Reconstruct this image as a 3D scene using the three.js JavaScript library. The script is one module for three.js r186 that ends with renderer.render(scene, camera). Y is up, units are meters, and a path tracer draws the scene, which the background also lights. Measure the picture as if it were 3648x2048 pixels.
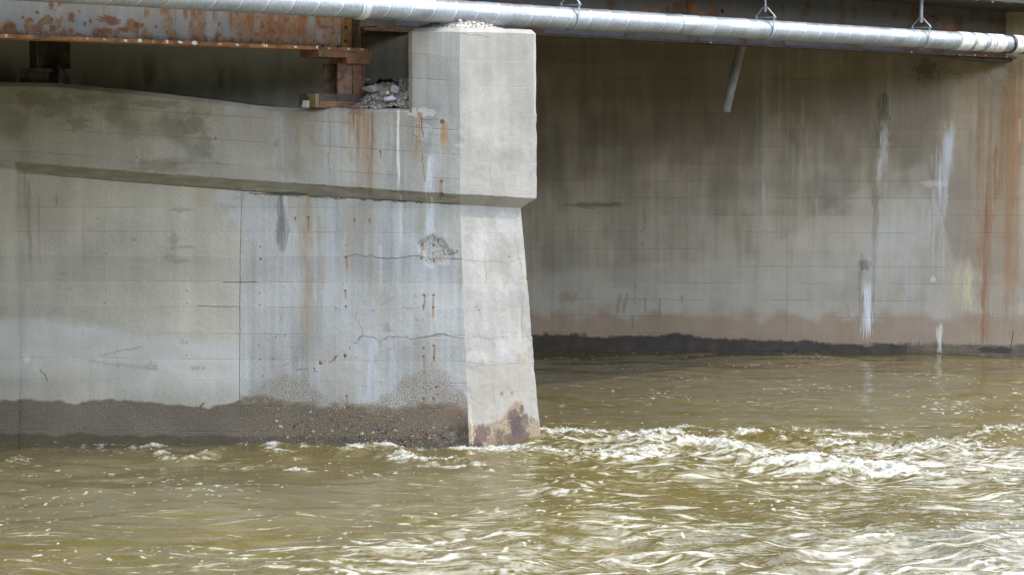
import * as THREE from 'three';
import { mergeGeometries } from 'three/addons/utils/BufferGeometryUtils.js';

// ------------------------------------------------------------------ camera, sky, sun, exposure
const scene = new THREE.Scene();
const F = 7800, CX = 1824, CY = 1024, HORIZON = 490, EYE = 4.52;      // measured on the photograph (3648 x 2048)
const PITCH = Math.atan((CY - HORIZON) / F);
const camera = new THREE.PerspectiveCamera(2 * Math.atan(CY / F) * 180 / Math.PI, 1024 / 574, 0.5, 3000);
camera.position.set(0, EYE, 0);
camera.rotation.set(-PITCH, 0, 0);
scene.add(camera);

const SUN = new THREE.Vector3(0.70, 0.72, 0.0).normalize();
const SKY_LEVEL = 2.4, SUN_LEVEL = 2.4, EXPOSURE = 1.3, WOOD = 14;

const renderer = new THREE.WebGLRenderer({ antialias: true });
renderer.setSize(1024, 574);
renderer.toneMapping = THREE.LinearToneMapping;
renderer.toneMappingExposure = EXPOSURE;
renderer.shadowMap.enabled = true;

// ------------------------------------------------------------------ noise and small maths
function rng(seed) { let a = seed >>> 0; return () => { a = (a + 0x6D2B79F5) | 0; let t = Math.imul(a ^ (a >>> 15), 1 | a); t = (t + Math.imul(t ^ (t >>> 7), 61 | t)) ^ t; return ((t ^ (t >>> 14)) >>> 0) / 4294967296; }; }
const PERM = new Uint8Array(512);
{ const r = rng(7), p = Array.from({ length: 256 }, (_, i) => i); for (let i = 255; i > 0; i--) { const j = Math.floor(r() * (i + 1)); [p[i], p[j]] = [p[j], p[i]]; } for (let i = 0; i < 512; i++) PERM[i] = p[i & 255]; }
const G2 = new Float32Array(512); { const r = rng(9); for (let i = 0; i < 256; i++) { const a = r() * 6.2832; G2[2 * i] = Math.cos(a); G2[2 * i + 1] = Math.sin(a); } }
const G3 = new Float32Array(768); { const r = rng(10); for (let i = 0; i < 256; i++) { const z = r() * 2 - 1, a = r() * 6.2832, q = Math.sqrt(1 - z * z); G3[3 * i] = q * Math.cos(a); G3[3 * i + 1] = q * Math.sin(a); G3[3 * i + 2] = z; } }
const fade = (t) => t * t * t * (t * (t * 6 - 15) + 10), mix = (a, b, t) => a + (b - a) * t, clamp = (x, a = 0, b = 1) => x < a ? a : x > b ? b : x;
const sstep = (a, b, x) => { const t = clamp((x - a) / (b - a)); return t * t * (3 - 2 * t); };
function n2(x, y) {
  const xi = Math.floor(x), yi = Math.floor(y), fx = x - xi, fy = y - yi, X = xi & 255, Y = yi & 255;
  const a = PERM[PERM[X] + Y], b = PERM[PERM[X + 1] + Y], c = PERM[PERM[X] + Y + 1], d = PERM[PERM[X + 1] + Y + 1], u = fade(fx), v = fade(fy);
  const A = G2[2 * a] * fx + G2[2 * a + 1] * fy, B = G2[2 * b] * (fx - 1) + G2[2 * b + 1] * fy, C = G2[2 * c] * fx + G2[2 * c + 1] * (fy - 1), D = G2[2 * d] * (fx - 1) + G2[2 * d + 1] * (fy - 1);
  return 1.5 * mix(mix(A, B, u), mix(C, D, u), v);
}
function n3(x, y, z) {
  const xi = Math.floor(x), yi = Math.floor(y), zi = Math.floor(z), fx = x - xi, fy = y - yi, fz = z - zi, X = xi & 255, Y = yi & 255, Z = zi & 255, u = fade(fx), v = fade(fy), w = fade(fz);
  const g = (i, j, k) => { const h = 3 * PERM[PERM[PERM[X + i] + Y + j] + Z + k]; return G3[h] * (fx - i) + G3[h + 1] * (fy - j) + G3[h + 2] * (fz - k); };
  return 1.4 * mix(mix(mix(g(0, 0, 0), g(1, 0, 0), u), mix(g(0, 1, 0), g(1, 1, 0), u), v), mix(mix(g(0, 0, 1), g(1, 0, 1), u), mix(g(0, 1, 1), g(1, 1, 1), u), v), w);
}
const fbm = (x, y, o = 4) => { let s = 0, a = 0.5; for (let i = 0; i < o; i++) { s += a * n2(x, y); x = x * 2.03 + 17.1; y = y * 2.03 + 5.3; a *= 0.5; } return s; };
const hash1 = (i, j = 0) => PERM[(PERM[i & 255] + (j & 255)) & 511] / 255;
const V = (x, y, z) => new THREE.Vector3(x, y, z);

// ------------------------------------------------------------------ sky: broken bright cloud over pale blue, the same all round
{
  const W = 1024, H = 512, d = new Float32Array(W * H * 4);
  for (let j = 0; j < H; j++) {
    const el = ((j + 0.5) / H - 0.5) * Math.PI, up = Math.sin(el), ce = Math.cos(el);
    for (let i = 0; i < W; i++) {
      const az = (i + 0.5) / W * 2 * Math.PI, x = ce * Math.cos(az), z = ce * Math.sin(az), k = 4 * (j * W + i);
      const t = clamp(up);
      let r = mix(1.04, 0.44, Math.pow(t, 0.55)), g = mix(1.08, 0.64, Math.pow(t, 0.6)), b = mix(1.12, 1.06, t);
      if (up > 0) {
        const s = 1 / (up + 0.18), q = 0.5 + 0.9 * (n3(x * s * 1.1, 3.1 + up, z * s * 1.1) * 0.6 + n3(x * s * 2.4, 9.2, z * s * 2.4) * 0.35 + n3(x * s * 5.3, 1.7, z * s * 5.3) * 0.2);
        const c = sstep(0.36, 0.72, q) * sstep(0.0, 0.08, up), l = 1.75 + 0.5 * n3(x * s * 4, 5.5, z * s * 4);
        r = mix(r, l, c); g = mix(g, l * 0.995, c); b = mix(b, l * 1.01, c);
      } else { r = 0.25; g = 0.25; b = 0.2; }
      d[k] = r * SKY_LEVEL; d[k + 1] = g * SKY_LEVEL; d[k + 2] = b * SKY_LEVEL; d[k + 3] = 1;
    }
  }
  const tex = new THREE.DataTexture(d, W, H, THREE.RGBAFormat, THREE.FloatType);
  tex.mapping = THREE.EquirectangularReflectionMapping; tex.magFilter = THREE.LinearFilter; tex.minFilter = THREE.LinearFilter; tex.needsUpdate = true;
  scene.background = tex; scene.environment = tex;
}
const sun = new THREE.DirectionalLight(new THREE.Color(1, 0.93, 0.82), SUN_LEVEL);
sun.position.copy(SUN).multiplyScalar(80).add(V(0, 0, -32)); sun.target.position.set(0, 0, -32);
sun.castShadow = true; sun.shadow.mapSize.set(2048, 2048); sun.shadow.radius = 1.5;
Object.assign(sun.shadow.camera, { left: -30, right: 30, top: 30, bottom: -30, near: 1, far: 200 });
scene.add(sun, sun.target);

// ------------------------------------------------------------------ measuring: a photograph position as a point on a plane of the place
const cp = Math.cos(PITCH), sp = Math.sin(PITCH);
function hit(px, py, point, normal) {
  const x = (px - CX) / F, y = (CY - py) / F, d = V(x, y * cp - sp, -y * sp - cp), o = V(0, EYE, 0);
  return o.addScaledVector(d, normal.dot(point.clone().sub(o)) / normal.dot(d));
}
const UP = V(0, 1, 0), WATER0 = V(0, 0, 0);
const frame = (deg) => { const a = deg * Math.PI / 180; return { u: V(Math.cos(a), 0, Math.sin(a)), w: V(Math.sin(a), 0, -Math.cos(a)) }; };

// ------------------------------------------------------------------ names, labels
const used = {};
const numbered = (n) => { const k = used[n] = (used[n] ?? -1) + 1; return k ? n + '_' + String(k).padStart(3, '0') : n; };
function tag(o, label, category, group, kind) { o.userData = {}; if (label) o.userData.label = label; if (category) o.userData.category = category; if (group) o.userData.group = group; if (kind) o.userData.kind = kind; return o; }
function thing(name, label, category, pos, group, kind) { const g = new THREE.Group(); g.name = numbered(name); if (pos) g.position.copy(pos); tag(g, label, category, group, kind); scene.add(g); return g; }
function part(parent, name, geo, m) { const o = new THREE.Mesh(geo, m); o.name = name; o.castShadow = o.receiveShadow = true; parent.add(o); return o; }

// ------------------------------------------------------------------ painted surface: colour, relief, roughness in metres of its own plane
class Skin {
  constructor(w, h, u0, u1, v0, v1) {
    Object.assign(this, { w, h, u0, u1, v0, v1, du: (u1 - u0) / w, dv: (v1 - v0) / h });
    this.c = new Float32Array(w * h * 3); this.b = new Float32Array(w * h); this.g = new Float32Array(w * h).fill(0.9);
  }
  each(f) { for (let j = 0; j < this.h; j++) { const v = this.v0 + (j + 0.5) * this.dv; for (let i = 0; i < this.w; i++) { f(this.u0 + (i + 0.5) * this.du, v, j * this.w + i); } } }
  box(a, b, c, d, f) {
    const i0 = Math.max(0, Math.floor((a - this.u0) / this.du)), i1 = Math.min(this.w - 1, Math.ceil((b - this.u0) / this.du)), j0 = Math.max(0, Math.floor((c - this.v0) / this.dv)), j1 = Math.min(this.h - 1, Math.ceil((d - this.v0) / this.dv));
    for (let j = j0; j <= j1; j++) { const v = this.v0 + (j + 0.5) * this.dv; for (let i = i0; i <= i1; i++) f(this.u0 + (i + 0.5) * this.du, v, j * this.w + i); }
  }
  set(k, c) { this.c[3 * k] = c[0]; this.c[3 * k + 1] = c[1]; this.c[3 * k + 2] = c[2]; }
  over(k, c, a) { for (let q = 0; q < 3; q++) this.c[3 * k + q] += (c[q] - this.c[3 * k + q]) * a; }
  mul(k, s) { this.c[3 * k] *= s; this.c[3 * k + 1] *= s; this.c[3 * k + 2] *= s; }
  // a run of water or rust: ragged sides, starts at the top, breaks up downwards
  streak(u, top, bot, wid, c, a, o = {}) {
    const s = o.seed ?? u * 13.7, tip = o.tip ?? 0.35, lean = o.lean ?? 0;
    this.box(u - wid * 2 - Math.abs(lean), u + wid * 2 + Math.abs(lean), bot, top, (x, y, k) => {
      const t = (top - y) / (top - bot), cu = u + lean * t + wid * 0.35 * n2(y * 1.6, s), ww = wid * (0.55 + 0.45 * sstep(0, 0.12, t)) * (1 + 0.4 * n2(y * 2.9, s + 9)) * (o.grow ? mix(1, o.grow, t) : 1);
      const d = Math.abs(x - cu) / ww, side = 1 - sstep(0.25, 1.05, d + 0.55 * n2(x * 34, y * 4.5 + s)), run = 0.72 + 0.5 * n2(x * 55 + s, y * 1.2);
      const end = (1 - sstep(1 - tip, 1, t + 0.18 * n2(x * 45, s))) * sstep(0, o.head ?? 0.02, t);
      if (side > 0) this.over(k, c, clamp(a * side * clamp(run) * end));
    });
  }
  blob(u, v, ru, rv, c, a, o = {}) {
    const s = o.seed ?? u * 7.1 + v * 3.3, fr = o.freq ?? 2.2;
    this.box(u - ru * 1.6, u + ru * 1.6, v - rv * 1.6, v + rv * 1.6, (x, y, k) => {
      const d = Math.hypot((x - u) / ru, (y - v) / rv) + (o.rag ?? 0.55) * fbm(x * fr / ru + s, y * fr / rv, 4), m = 1 - sstep(1 - (o.soft ?? 0.25), 1, d);
      if (m > 0) { this.over(k, c, clamp(a * m * (0.8 + 0.4 * n2(x * 60, y * 60)))); if (o.bump) this.b[k] += o.bump * m; }
    });
  }
  line(pts, wid, c, a, bump = 0, o = {}) {
    const jit = o.jit ?? 0.012, brk = o.brk ?? 0;
    for (let q = 0; q + 1 < pts.length; q++) {
      const [ax, ay] = pts[q], [bx, by] = pts[q + 1], dx = bx - ax, dy = by - ay, L2 = dx * dx + dy * dy, m = wid * 2.5 + jit * 2;
      this.box(Math.min(ax, bx) - m, Math.max(ax, bx) + m, Math.min(ay, by) - m, Math.max(ay, by) + m, (x, y, k) => {
        const jx = x + jit * n2(x * 14 + 3, y * 14) + jit * 0.5 * n2(x * 45, y * 45), jy = y + jit * n2(x * 14, y * 14 + 7) + jit * 0.5 * n2(x * 45 + 9, y * 45), t = clamp(((jx - ax) * dx + (jy - ay) * dy) / L2);
        const d = Math.hypot(jx - ax - t * dx, jy - ay - t * dy), f = (1 - sstep(wid * 0.4, wid, d)) * (brk ? sstep(-brk, -brk + 0.25, n2(x * 3.1 + ax, y * 3.1 + q)) : 1);
        if (f > 0) { this.over(k, c, a * f); this.b[k] -= bump * f; }
      });
    }
  }
  material(o = {}) {
    const { w, h } = this, data = new Uint8Array(w * h * 4), rel = new Float32Array(w * h * 4); let lo = 1e9, hi = -1e9;
    for (let k = 0; k < w * h; k++) { lo = Math.min(lo, this.b[k]); hi = Math.max(hi, this.b[k]); }
    const span = Math.max(1e-5, hi - lo);
    for (let k = 0; k < w * h; k++) {
      for (let q = 0; q < 3; q++) data[4 * k + q] = clamp(Math.round(this.c[3 * k + q]), 0, 255); data[4 * k + 3] = 255;
      rel[4 * k] = (this.b[k] - lo) / span; rel[4 * k + 1] = this.g[k]; rel[4 * k + 2] = o.metalMap ? o.metalMap[k] : 0; rel[4 * k + 3] = 1;
    }
    const fix = (t) => { t.wrapS = t.wrapT = o.repeat ? THREE.RepeatWrapping : THREE.ClampToEdgeWrapping; t.magFilter = THREE.LinearFilter; t.minFilter = THREE.LinearMipmapLinearFilter; t.generateMipmaps = true; t.needsUpdate = true; return t; };
    const col = fix(new THREE.DataTexture(data, w, h, THREE.RGBAFormat)), br = fix(new THREE.DataTexture(rel, w, h, THREE.RGBAFormat, THREE.FloatType));
    col.colorSpace = THREE.SRGBColorSpace;
    const m = new THREE.MeshPhysicalMaterial({ map: col, bumpMap: br, bumpScale: span * (o.relief ?? 1), roughnessMap: br, roughness: 1, metalness: o.metalness ?? 0, side: THREE.DoubleSide, ...(o.more ?? {}) });
    if (o.metalMap) { m.metalnessMap = br; m.metalness = 1; }
    return m;
  }
  uv(u, v) { return [(u - this.u0) / (this.u1 - this.u0), (v - this.v0) / (this.v1 - this.v0)]; }
}

// ------------------------------------------------------------------ geometry helpers
const chip = (p, a = 0.008) => p.add(V(a * n3(p.x * 3.1, p.y * 3.1, p.z * 3.1) + a * 0.6 * n3(p.x * 14, p.y * 14, p.z * 14), a * n3(p.x * 3.1 + 40, p.y * 3.1, p.z * 3.1) + a * 0.6 * n3(p.x * 14 + 40, p.y * 14, p.z * 14), a * n3(p.x * 3.1, p.y * 3.1 + 40, p.z * 3.1) + a * 0.6 * n3(p.x * 14, p.y * 14 + 40, p.z * 14)));
function sheet(f, nu, nv, uvf) {                                   // f(s, t) -> point; uvf(point, s, t) -> [u, v]
  const pos = [], uv = [], idx = [];
  for (let j = 0; j <= nv; j++) for (let i = 0; i <= nu; i++) { const p = f(i / nu, j / nv), q = uvf(p, i / nu, j / nv); pos.push(p.x, p.y, p.z); uv.push(q[0], q[1]); }
  for (let j = 0; j < nv; j++) for (let i = 0; i < nu; i++) { const a = j * (nu + 1) + i, b = a + 1, c = a + nu + 1, d = c + 1; idx.push(a, b, d, a, d, c); }
  const g = new THREE.BufferGeometry();
  g.setAttribute('position', new THREE.Float32BufferAttribute(pos, 3)); g.setAttribute('uv', new THREE.Float32BufferAttribute(uv, 2)); g.setIndex(idx); g.computeVertexNormals();
  return g;
}
function merged(list) { return mergeGeometries(list.map((g) => { const h = g.index ? g.toNonIndexed() : g; for (const n of Object.keys(h.attributes)) if (!['position', 'normal', 'uv'].includes(n)) h.deleteAttribute(n); return h; })); }
// a bar along axes e1,e2,e3 (unit), sizes s1,s2,s3, centred; faces cut into cells, edges slightly worn; uv in metres
function bar(c, e1, e2, e3, s1, s2, s3, cell = 0.12, wear = 0.003) {
  const out = [], face = (o, a, b, la, lb) => {
    const na = Math.max(1, Math.min(160, Math.round(la / cell))), nb = Math.max(1, Math.min(60, Math.round(lb / cell)));
    out.push(sheet((s, t) => { const p = c.clone().add(o).addScaledVector(a, (s - 0.5) * la).addScaledVector(b, (t - 0.5) * lb); return wear ? chip(p, wear) : p; }, na, nb, (p, s, t) => [s * la + c.x * 0.37, t * lb + c.y * 0.31]));
  };
  for (const s of [1, -1]) {
    face(e3.clone().multiplyScalar(s * s3 / 2), e1.clone().multiplyScalar(s), e2, s1, s2);
    face(e2.clone().multiplyScalar(s * s2 / 2), e1.clone().multiplyScalar(-s), e3, s1, s3);
    face(e1.clone().multiplyScalar(s * s1 / 2), e3.clone().multiplyScalar(-s), e2, s3, s2);
  }
  return merged(out);
}
function prism(plan, y0, y1, ch, uvf, cell = 0.06) {                // upright block with a chamfered top edge; returns one list of geometries per side
  const n = plan.length, inset = [], mid = plan.reduce((s, p) => s.add(p), new THREE.Vector2()).divideScalar(n);
  for (let i = 0; i < n; i++) {
    const a = plan[(i + n - 1) % n], b = plan[i], c = plan[(i + 1) % n], out = (p, q) => { const d = q.clone().sub(p).normalize(), m = new THREE.Vector2(d.y, -d.x); return m.dot(p.clone().add(q).multiplyScalar(0.5).sub(mid)) < 0 ? m.negate() : m; };
    const m1 = out(a, b), m = m1.clone().add(out(b, c)).normalize(); inset.push(b.clone().addScaledVector(m, -ch / Math.max(0.3, m.dot(m1))));
  }
  const P = (q, y) => chip(V(q.x, y, q.y)), sides = [];
  for (let i = 0; i < n; i++) {
    const a = plan[i], b = plan[(i + 1) % n], A = inset[i], Bq = inset[(i + 1) % n], L = a.distanceTo(b), nu = Math.max(1, Math.round(L / cell)), nv = Math.max(1, Math.round((y1 - y0) / cell));
    sides.push([
      sheet((s, t) => P(a.clone().lerp(b, s), mix(y0, y1 - ch, t)), nu, nv, (p) => uvf(p, i)),
      sheet((s, t) => P(a.clone().lerp(b, s).lerp(A.clone().lerp(Bq, s), t), mix(y1 - ch, y1, t)), nu, 2, (p) => uvf(p, i)),
      sheet((s, t) => P(A.clone().lerp(Bq, s).lerp(mid, t), y1), nu, 6, (p) => uvf(p, i)),
    ]);
  }
  return sides;
}
function rock(seed, sx, sy, sz, sharp = 0.35) {                     // an angular broken piece
  const g = new THREE.IcosahedronGeometry(1, 2), p = g.attributes.position, r = rng(seed), cuts = [];
  for (let i = 0; i < 9; i++) { const z = r() * 2 - 1, a = r() * 6.2832, q = Math.sqrt(1 - z * z); cuts.push([V(q * Math.cos(a), z, q * Math.sin(a)), 0.38 + 0.42 * r()]); }
  for (let i = 0; i < p.count; i++) { const v = V(p.getX(i), p.getY(i), p.getZ(i)); for (const [n, d] of cuts) { const e = v.dot(n) - d; if (e > 0) v.addScaledVector(n, -e * (0.6 + sharp)); } p.setXYZ(i, v.x * sx, v.y * sy, v.z * sz); }
  g.computeVertexNormals(); return g;
}
function pebble(seed) { const g = new THREE.IcosahedronGeometry(1, 2), p = g.attributes.position; for (let i = 0; i < p.count; i++) { const v = V(p.getX(i), p.getY(i), p.getZ(i)), s = 1 + 0.22 * n3(v.x * 1.1 + seed, v.y * 1.1, v.z * 1.1); p.setXYZ(i, v.x * s, v.y * s, v.z * s); } const h = new THREE.BufferGeometry(); h.setAttribute('position', p); h.setAttribute('uv', g.attributes.uv); h.computeVertexNormals(); return g; }

// ------------------------------------------------------------------ frames of the place
const PF = frame(5), U = PF.u, Wd = PF.w, NL = Wd.clone().negate();        // the pier: U along its long face to the right, Wd into it
const O = hit(1671, 1592, WATER0, UP);                                     // the pier's corner at the water
const PP = (u, w, y) => O.clone().addScaledVector(U, u).addScaledVector(Wd, w).setY(y);
const onLong = (x, y) => { const p = hit(x, y, PP(0, 0.04, 0), NL), d = p.clone().sub(O); return [d.dot(U), p.y]; };
const FA = 33 * Math.PI / 180, FD = U.clone().multiplyScalar(Math.cos(FA)).addScaledVector(Wd, Math.sin(FA)), FN = V(FD.z, 0, -FD.x).multiplyScalar(-1);   // the oblique end face
if (FN.z < 0) FN.negate();
const WF = frame(5.5), UW = WF.u, NW = WF.w.clone().negate();              // the wall on the far side of the channel
const OW = hit(1920, 1244, WATER0, UP);
const onWall = (x, y) => { const p = hit(x, y, OW, NW), d = p.clone().sub(OW); return [d.dot(UW), p.y]; };
const BA = 44 * Math.PI / 180, B = V(Math.sin(BA), 0, -Math.cos(BA)), N = V(Math.cos(BA), 0, Math.sin(BA));   // the bridge: B along it (away, to the right), N out of its side
const BATTER = 0.14, SOFFIT = 3.55;
const topL = hit(1638, 728, PP(0, BATTER, 0), NL), capC = hit(1638, 690, PP(0, -0.03, 0), NL);
const uOf = (p) => p.clone().sub(O).dot(U), wOf = (p) => p.clone().sub(O).dot(Wd);
const uT = uOf(topL), uC = uOf(capC);
const curve = (pts) => (x) => { if (x <= pts[0][0]) return pts[0][1]; for (let i = 1; i < pts.length; i++) if (x <= pts[i][0]) { const t = (x - pts[i - 1][0]) / (pts[i][0] - pts[i - 1][0]); return mix(pts[i - 1][1], pts[i][1], t); } return pts[pts.length - 1][1]; };
const longCurve = (list) => curve(list.map(([x, y]) => onLong(x, y)));

// ------------------------------------------------------------------ skin of the pier's long face
const SL = new Skin(2048, 1440, -9.2, 0.35, -0.45, 6.3);
{
  const S = SL, joint = onLong(851, 1000)[0], wet = longCurve([[-400, 1425], [0, 1425], [130, 1422], [260, 1432], [380, 1420], [520, 1432], [640, 1436], [740, 1448], [835, 1432], [870, 1412], [960, 1405], [1080, 1432], [1260, 1436], [1420, 1438], [1500, 1428], [1600, 1440], [1671, 1450]]);
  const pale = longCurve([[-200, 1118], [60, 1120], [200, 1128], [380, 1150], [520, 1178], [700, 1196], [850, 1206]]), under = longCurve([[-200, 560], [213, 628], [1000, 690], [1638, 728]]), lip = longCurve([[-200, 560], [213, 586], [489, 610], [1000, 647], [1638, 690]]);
  const lowBare = longCurve([[850, 1395], [900, 1360], [1000, 1310], [1080, 1320], [1150, 1400], [1300, 1430], [1440, 1330], [1560, 1300], [1640, 1360], [1671, 1400]]);
  const boards = [742, 829, 919, 1007, 1097, 1192, 1284, 1360, 1450, 1540].map((y) => onLong(1100, y)[1]);
  S.each((u, y, k) => {
    const m = fbm(u * 0.9, y * 0.9, 4), big = n2(u * 0.35 + 4, y * 0.3), run = fbm(u * 4.2, y * 0.28 + 9, 4), run2 = n2(u * 17, y * 0.5), f = n2(u * 33, y * 33), ff = n2(u * 90, y * 90), right = sstep(-0.1, 0.1, u - joint + 0.05 * n2(y * 3, 2) + (y > 3.2 ? 0.9 * n2(u * 2.1, y * 2.1) - 0.5 : 0));
    const beige = [172, 166, 150], blue = [168, 166, 159]; let c = [0, 1, 2].map((q) => mix(beige[q], blue[q], right * 0.9));
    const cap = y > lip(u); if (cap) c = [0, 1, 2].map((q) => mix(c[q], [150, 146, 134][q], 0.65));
    let s = 1 + 0.16 * m + 0.07 * big + (0.05 + 0.05 * right) * run + (0.015 + 0.03 * right) * run2 + 0.045 * f + 0.03 * ff;
    S.set(k, c); S.mul(k, s);
    const brown = sstep(0.02, 0.35, fbm(u * 1.9 + 30, y * 0.5, 3)); S.over(k, [140, 124, 98], 0.22 * brown * (0.4 + 0.6 * right));
    const chalk = sstep(0.05, 0.4, fbm(u * 2.6 + 11, y * 0.55 + 40, 4)); S.over(k, [184, 187, 190], 0.34 * chalk * right);
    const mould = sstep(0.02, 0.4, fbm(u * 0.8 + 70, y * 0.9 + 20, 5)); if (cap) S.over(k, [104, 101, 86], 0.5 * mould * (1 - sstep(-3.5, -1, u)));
    // board marks: each board of the old formwork has its own tone, a thin fin between
    const yy = cap ? y + 0.062 * u : y; let bi = 0; const bl = cap ? null : boards;
    if (cap) { const t = yy / 0.355; bi = Math.floor(t); const e = Math.abs(t - Math.round(t)) * 0.355; const vis = sstep(-0.25, 0.1, n2(u * 0.9, Math.round(t) * 7.1)); S.b[k] -= 0.004 * vis * (1 - sstep(0.003, 0.011, e)); S.over(k, [112, 107, 96], 0.32 * vis * (1 - sstep(0.002, 0.009, e))); }
    else { let best = 9; for (let q = 0; q < bl.length; q++) { if (y < bl[q]) bi = q + 1; best = Math.min(best, Math.abs(y - bl[q] + 0.006 * n2(u * 1.4, q))); } const vis = sstep(-0.15, 0.2, n2(u * 0.8 + bi * 3, bi * 5.3)); S.b[k] -= 0.004 * vis * (1 - sstep(0.003, 0.011, best)); S.over(k, [116, 110, 98], 0.3 * vis * (1 - sstep(0.002, 0.008, best))); }
    S.mul(k, 1 + 0.05 * (hash1(bi + 20, cap ? 1 : 2) - 0.5) * 2 * 0.6);
    S.b[k] += 0.0025 * m + 0.0012 * f + 0.0009 * ff;
    if (y < lip(u) - 0.01 && y > under(u) - 0.01) S.over(k, [120, 116, 104], clamp(0.5 + 0.5 * fbm(u * 3, y * 14, 4)));  // bevel under the cap: streaky stain, with its underside shade painted in
    // paler band near the water, left of the joint, ragged at its top
    const pl = pale(u) - y + 0.05 * fbm(u * 2.5, y * 7, 4) - 0.03 * n2(u * 9, y * 2); if (u < joint + 0.02 && pl > 0) S.over(k, [200, 200, 195], 0.62 * sstep(-0.02, 0.15, pl) * (0.82 + 0.3 * n2(u * 2, y * 4)) * (1 - sstep(0.5, 1.1, pl + 0.2 * n2(u * 1.3, y * 2.2))));
    // worn bare concrete with its gravel showing
    if (u > joint) { const q = lowBare(u) - y + 0.22 * fbm(u * 3, y * 3, 4); const a = sstep(0, 0.18, q); if (a > 0) { const st = n2(u * 62, y * 62), st2 = n2(u * 130 + 5, y * 130); S.over(k, [150, 142, 128], 0.55 * a); S.mul(k, 1 + a * (0.22 * st + 0.16 * st2)); S.b[k] += a * (0.007 * st + 0.004 * st2 - 0.004); const h = n2(u * 48 + 60, y * 48); if (h > 0.33) S.over(k, h > 0.45 ? [166, 118, 70] : [196, 178, 146], 0.35 * a); if (h < -0.38) S.over(k, [84, 78, 74], 0.5 * a); } }
    // the wet foot
    const wq = wet(u) - y + (u > joint ? 0.16 : 0.06) * fbm(u * 4, y * 6, 5), wa = sstep(-0.01, u > joint ? 0.12 : 0.035, wq), lap = sstep(0.05, 0, y - 0.09 - 0.08 * fbm(u * 2.5, 3, 3)); if (wa > 0) { const st = n2(u * 45, y * 45); S.over(k, u < joint ? [94, 82, 64] : [100, 86, 64], wa * (0.82 - 0.25 * sstep(0.2, 0.6, st) * (u > joint ? 1 : 0.4))); S.mul(k, 1 + wa * (0.14 * st + 0.1 * ff + 0.12 * m)); S.g[k] = mix(0.9, 0.6, wa); } if (lap > 0) { S.over(k, [70, 61, 46], 0.5 * lap); S.g[k] = mix(S.g[k], 0.2, lap); }
  });
  const P = onLong, at = (x, y) => P(x, y), L = (pts) => pts.map(([x, y]) => P(x, y)), m = 1 / 244;
  const streak = (x, y0, y1, w, c, a, o) => { const p = at(x, y0), q = at(x, y1); S.streak(p[0], p[1], q[1], w * m, c, a, o); };
  const blob = (x, y, rx, ry, c, a, o) => { const p = at(x, y); S.blob(p[0], p[1], rx * m, ry * m, c, a, o); };
  const RUST = [138, 98, 64], RUSTD = [108, 70, 46], TAN = [150, 124, 88], WHITE = [206, 208, 208], DARK = [92, 86, 86], CRACK = [92, 84, 74];
  // runs below the beam seat
  streak(1285, 384, 720, 58, [150, 128, 98], 0.5, { tip: 0.35 }); { const r = rng(63); for (let q = 0; q < 22; q++) { const x = 1238 + 96 * r(); streak(x, 384 + 14 * r() * r(), 480 + 230 * r(), 3 + 9 * r() * r(), [RUST, RUSTD, [156, 116, 72], [134, 92, 66]][q % 4], 0.2 + 0.28 * r(), { tip: 0.6, lean: 0.03 * (r() - 0.5), head: 0.06 * r() }); } } blob(1268, 400, 34, 14, [130, 84, 62], 0.6, { rag: 1 }); streak(1322, 500, 740, 12, [120, 88, 52], 0.4);
  streak(1285, 715, 1000, 50, [146, 132, 108], 0.42, { tip: 0.7 }); streak(1240, 720, 960, 24, TAN, 0.3);
  streak(1058, 392, 660, 20, TAN, 0.55); streak(1110, 400, 640, 34, [152, 136, 108], 0.4); streak(985, 395, 620, 30, [188, 190, 194], 0.35); streak(930, 400, 600, 22, [150, 138, 116], 0.3); streak(1090, 690, 1300, 20, TAN, 0.5, { tip: 0.3 }); streak(1135, 760, 1280, 16, [146, 128, 100], 0.42); streak(1062, 680, 1000, 24, [150, 132, 104], 0.35);
  streak(1420, 388, 690, 7, [226, 222, 212], 0.85, { tip: 0.15 }); streak(1424, 690, 905, 9, WHITE, 0.55); streak(1410, 690, 1060, 16, [190, 193, 198], 0.4); streak(1395, 400, 640, 12, [184, 186, 190], 0.4); streak(1440, 640, 760, 14, [124, 116, 110], 0.3);
  streak(1534, 552, 700, 13, WHITE, 0.65); streak(1536, 700, 860, 15, [204, 210, 214], 0.7, { lean: -0.03 }); streak(1518, 640, 870, 7, WHITE, 0.4); streak(1352, 870, 1060, 9, [200, 204, 208], 0.5); streak(1180, 700, 1150, 26, [178, 182, 188], 0.4); streak(1225, 980, 1180, 20, [186, 190, 196], 0.4);
  streak(994, 690, 935, 19, DARK, 0.72, { tip: 0.5 }); streak(1010, 690, 790, 9, [198, 200, 202], 0.4); blob(1000, 830, 30, 70, [112, 104, 104], 0.45); blob(1010, 690, 90, 7, [74, 68, 60], 0.7, { rag: 0.7 });
  streak(1330, 1205, 1480, 20, [192, 197, 202], 0.5, { lean: -0.12 }); streak(1400, 1180, 1500, 26, [182, 185, 188], 0.4); streak(1440, 1230, 1420, 26, [132, 126, 116], 0.25); streak(1375, 1145, 1190, 14, [120, 114, 106], 0.45, { grow: 1.8 });
  // lime round the nose, rubble stains
  blob(1500, 400, 60, 18, [206, 206, 206], 0.55); blob(1508, 470, 34, 40, [182, 180, 178], 0.4, { bump: 0.006 });
  streak(1496, 398, 470, 14, [150, 100, 60], 0.8, { lean: 0.03, tip: 0.5 }); streak(1490, 440, 570, 16, [144, 100, 58], 0.65); streak(1484, 520, 600, 22, [158, 128, 84], 0.45); streak(1508, 520, 640, 10, TAN, 0.4);
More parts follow.
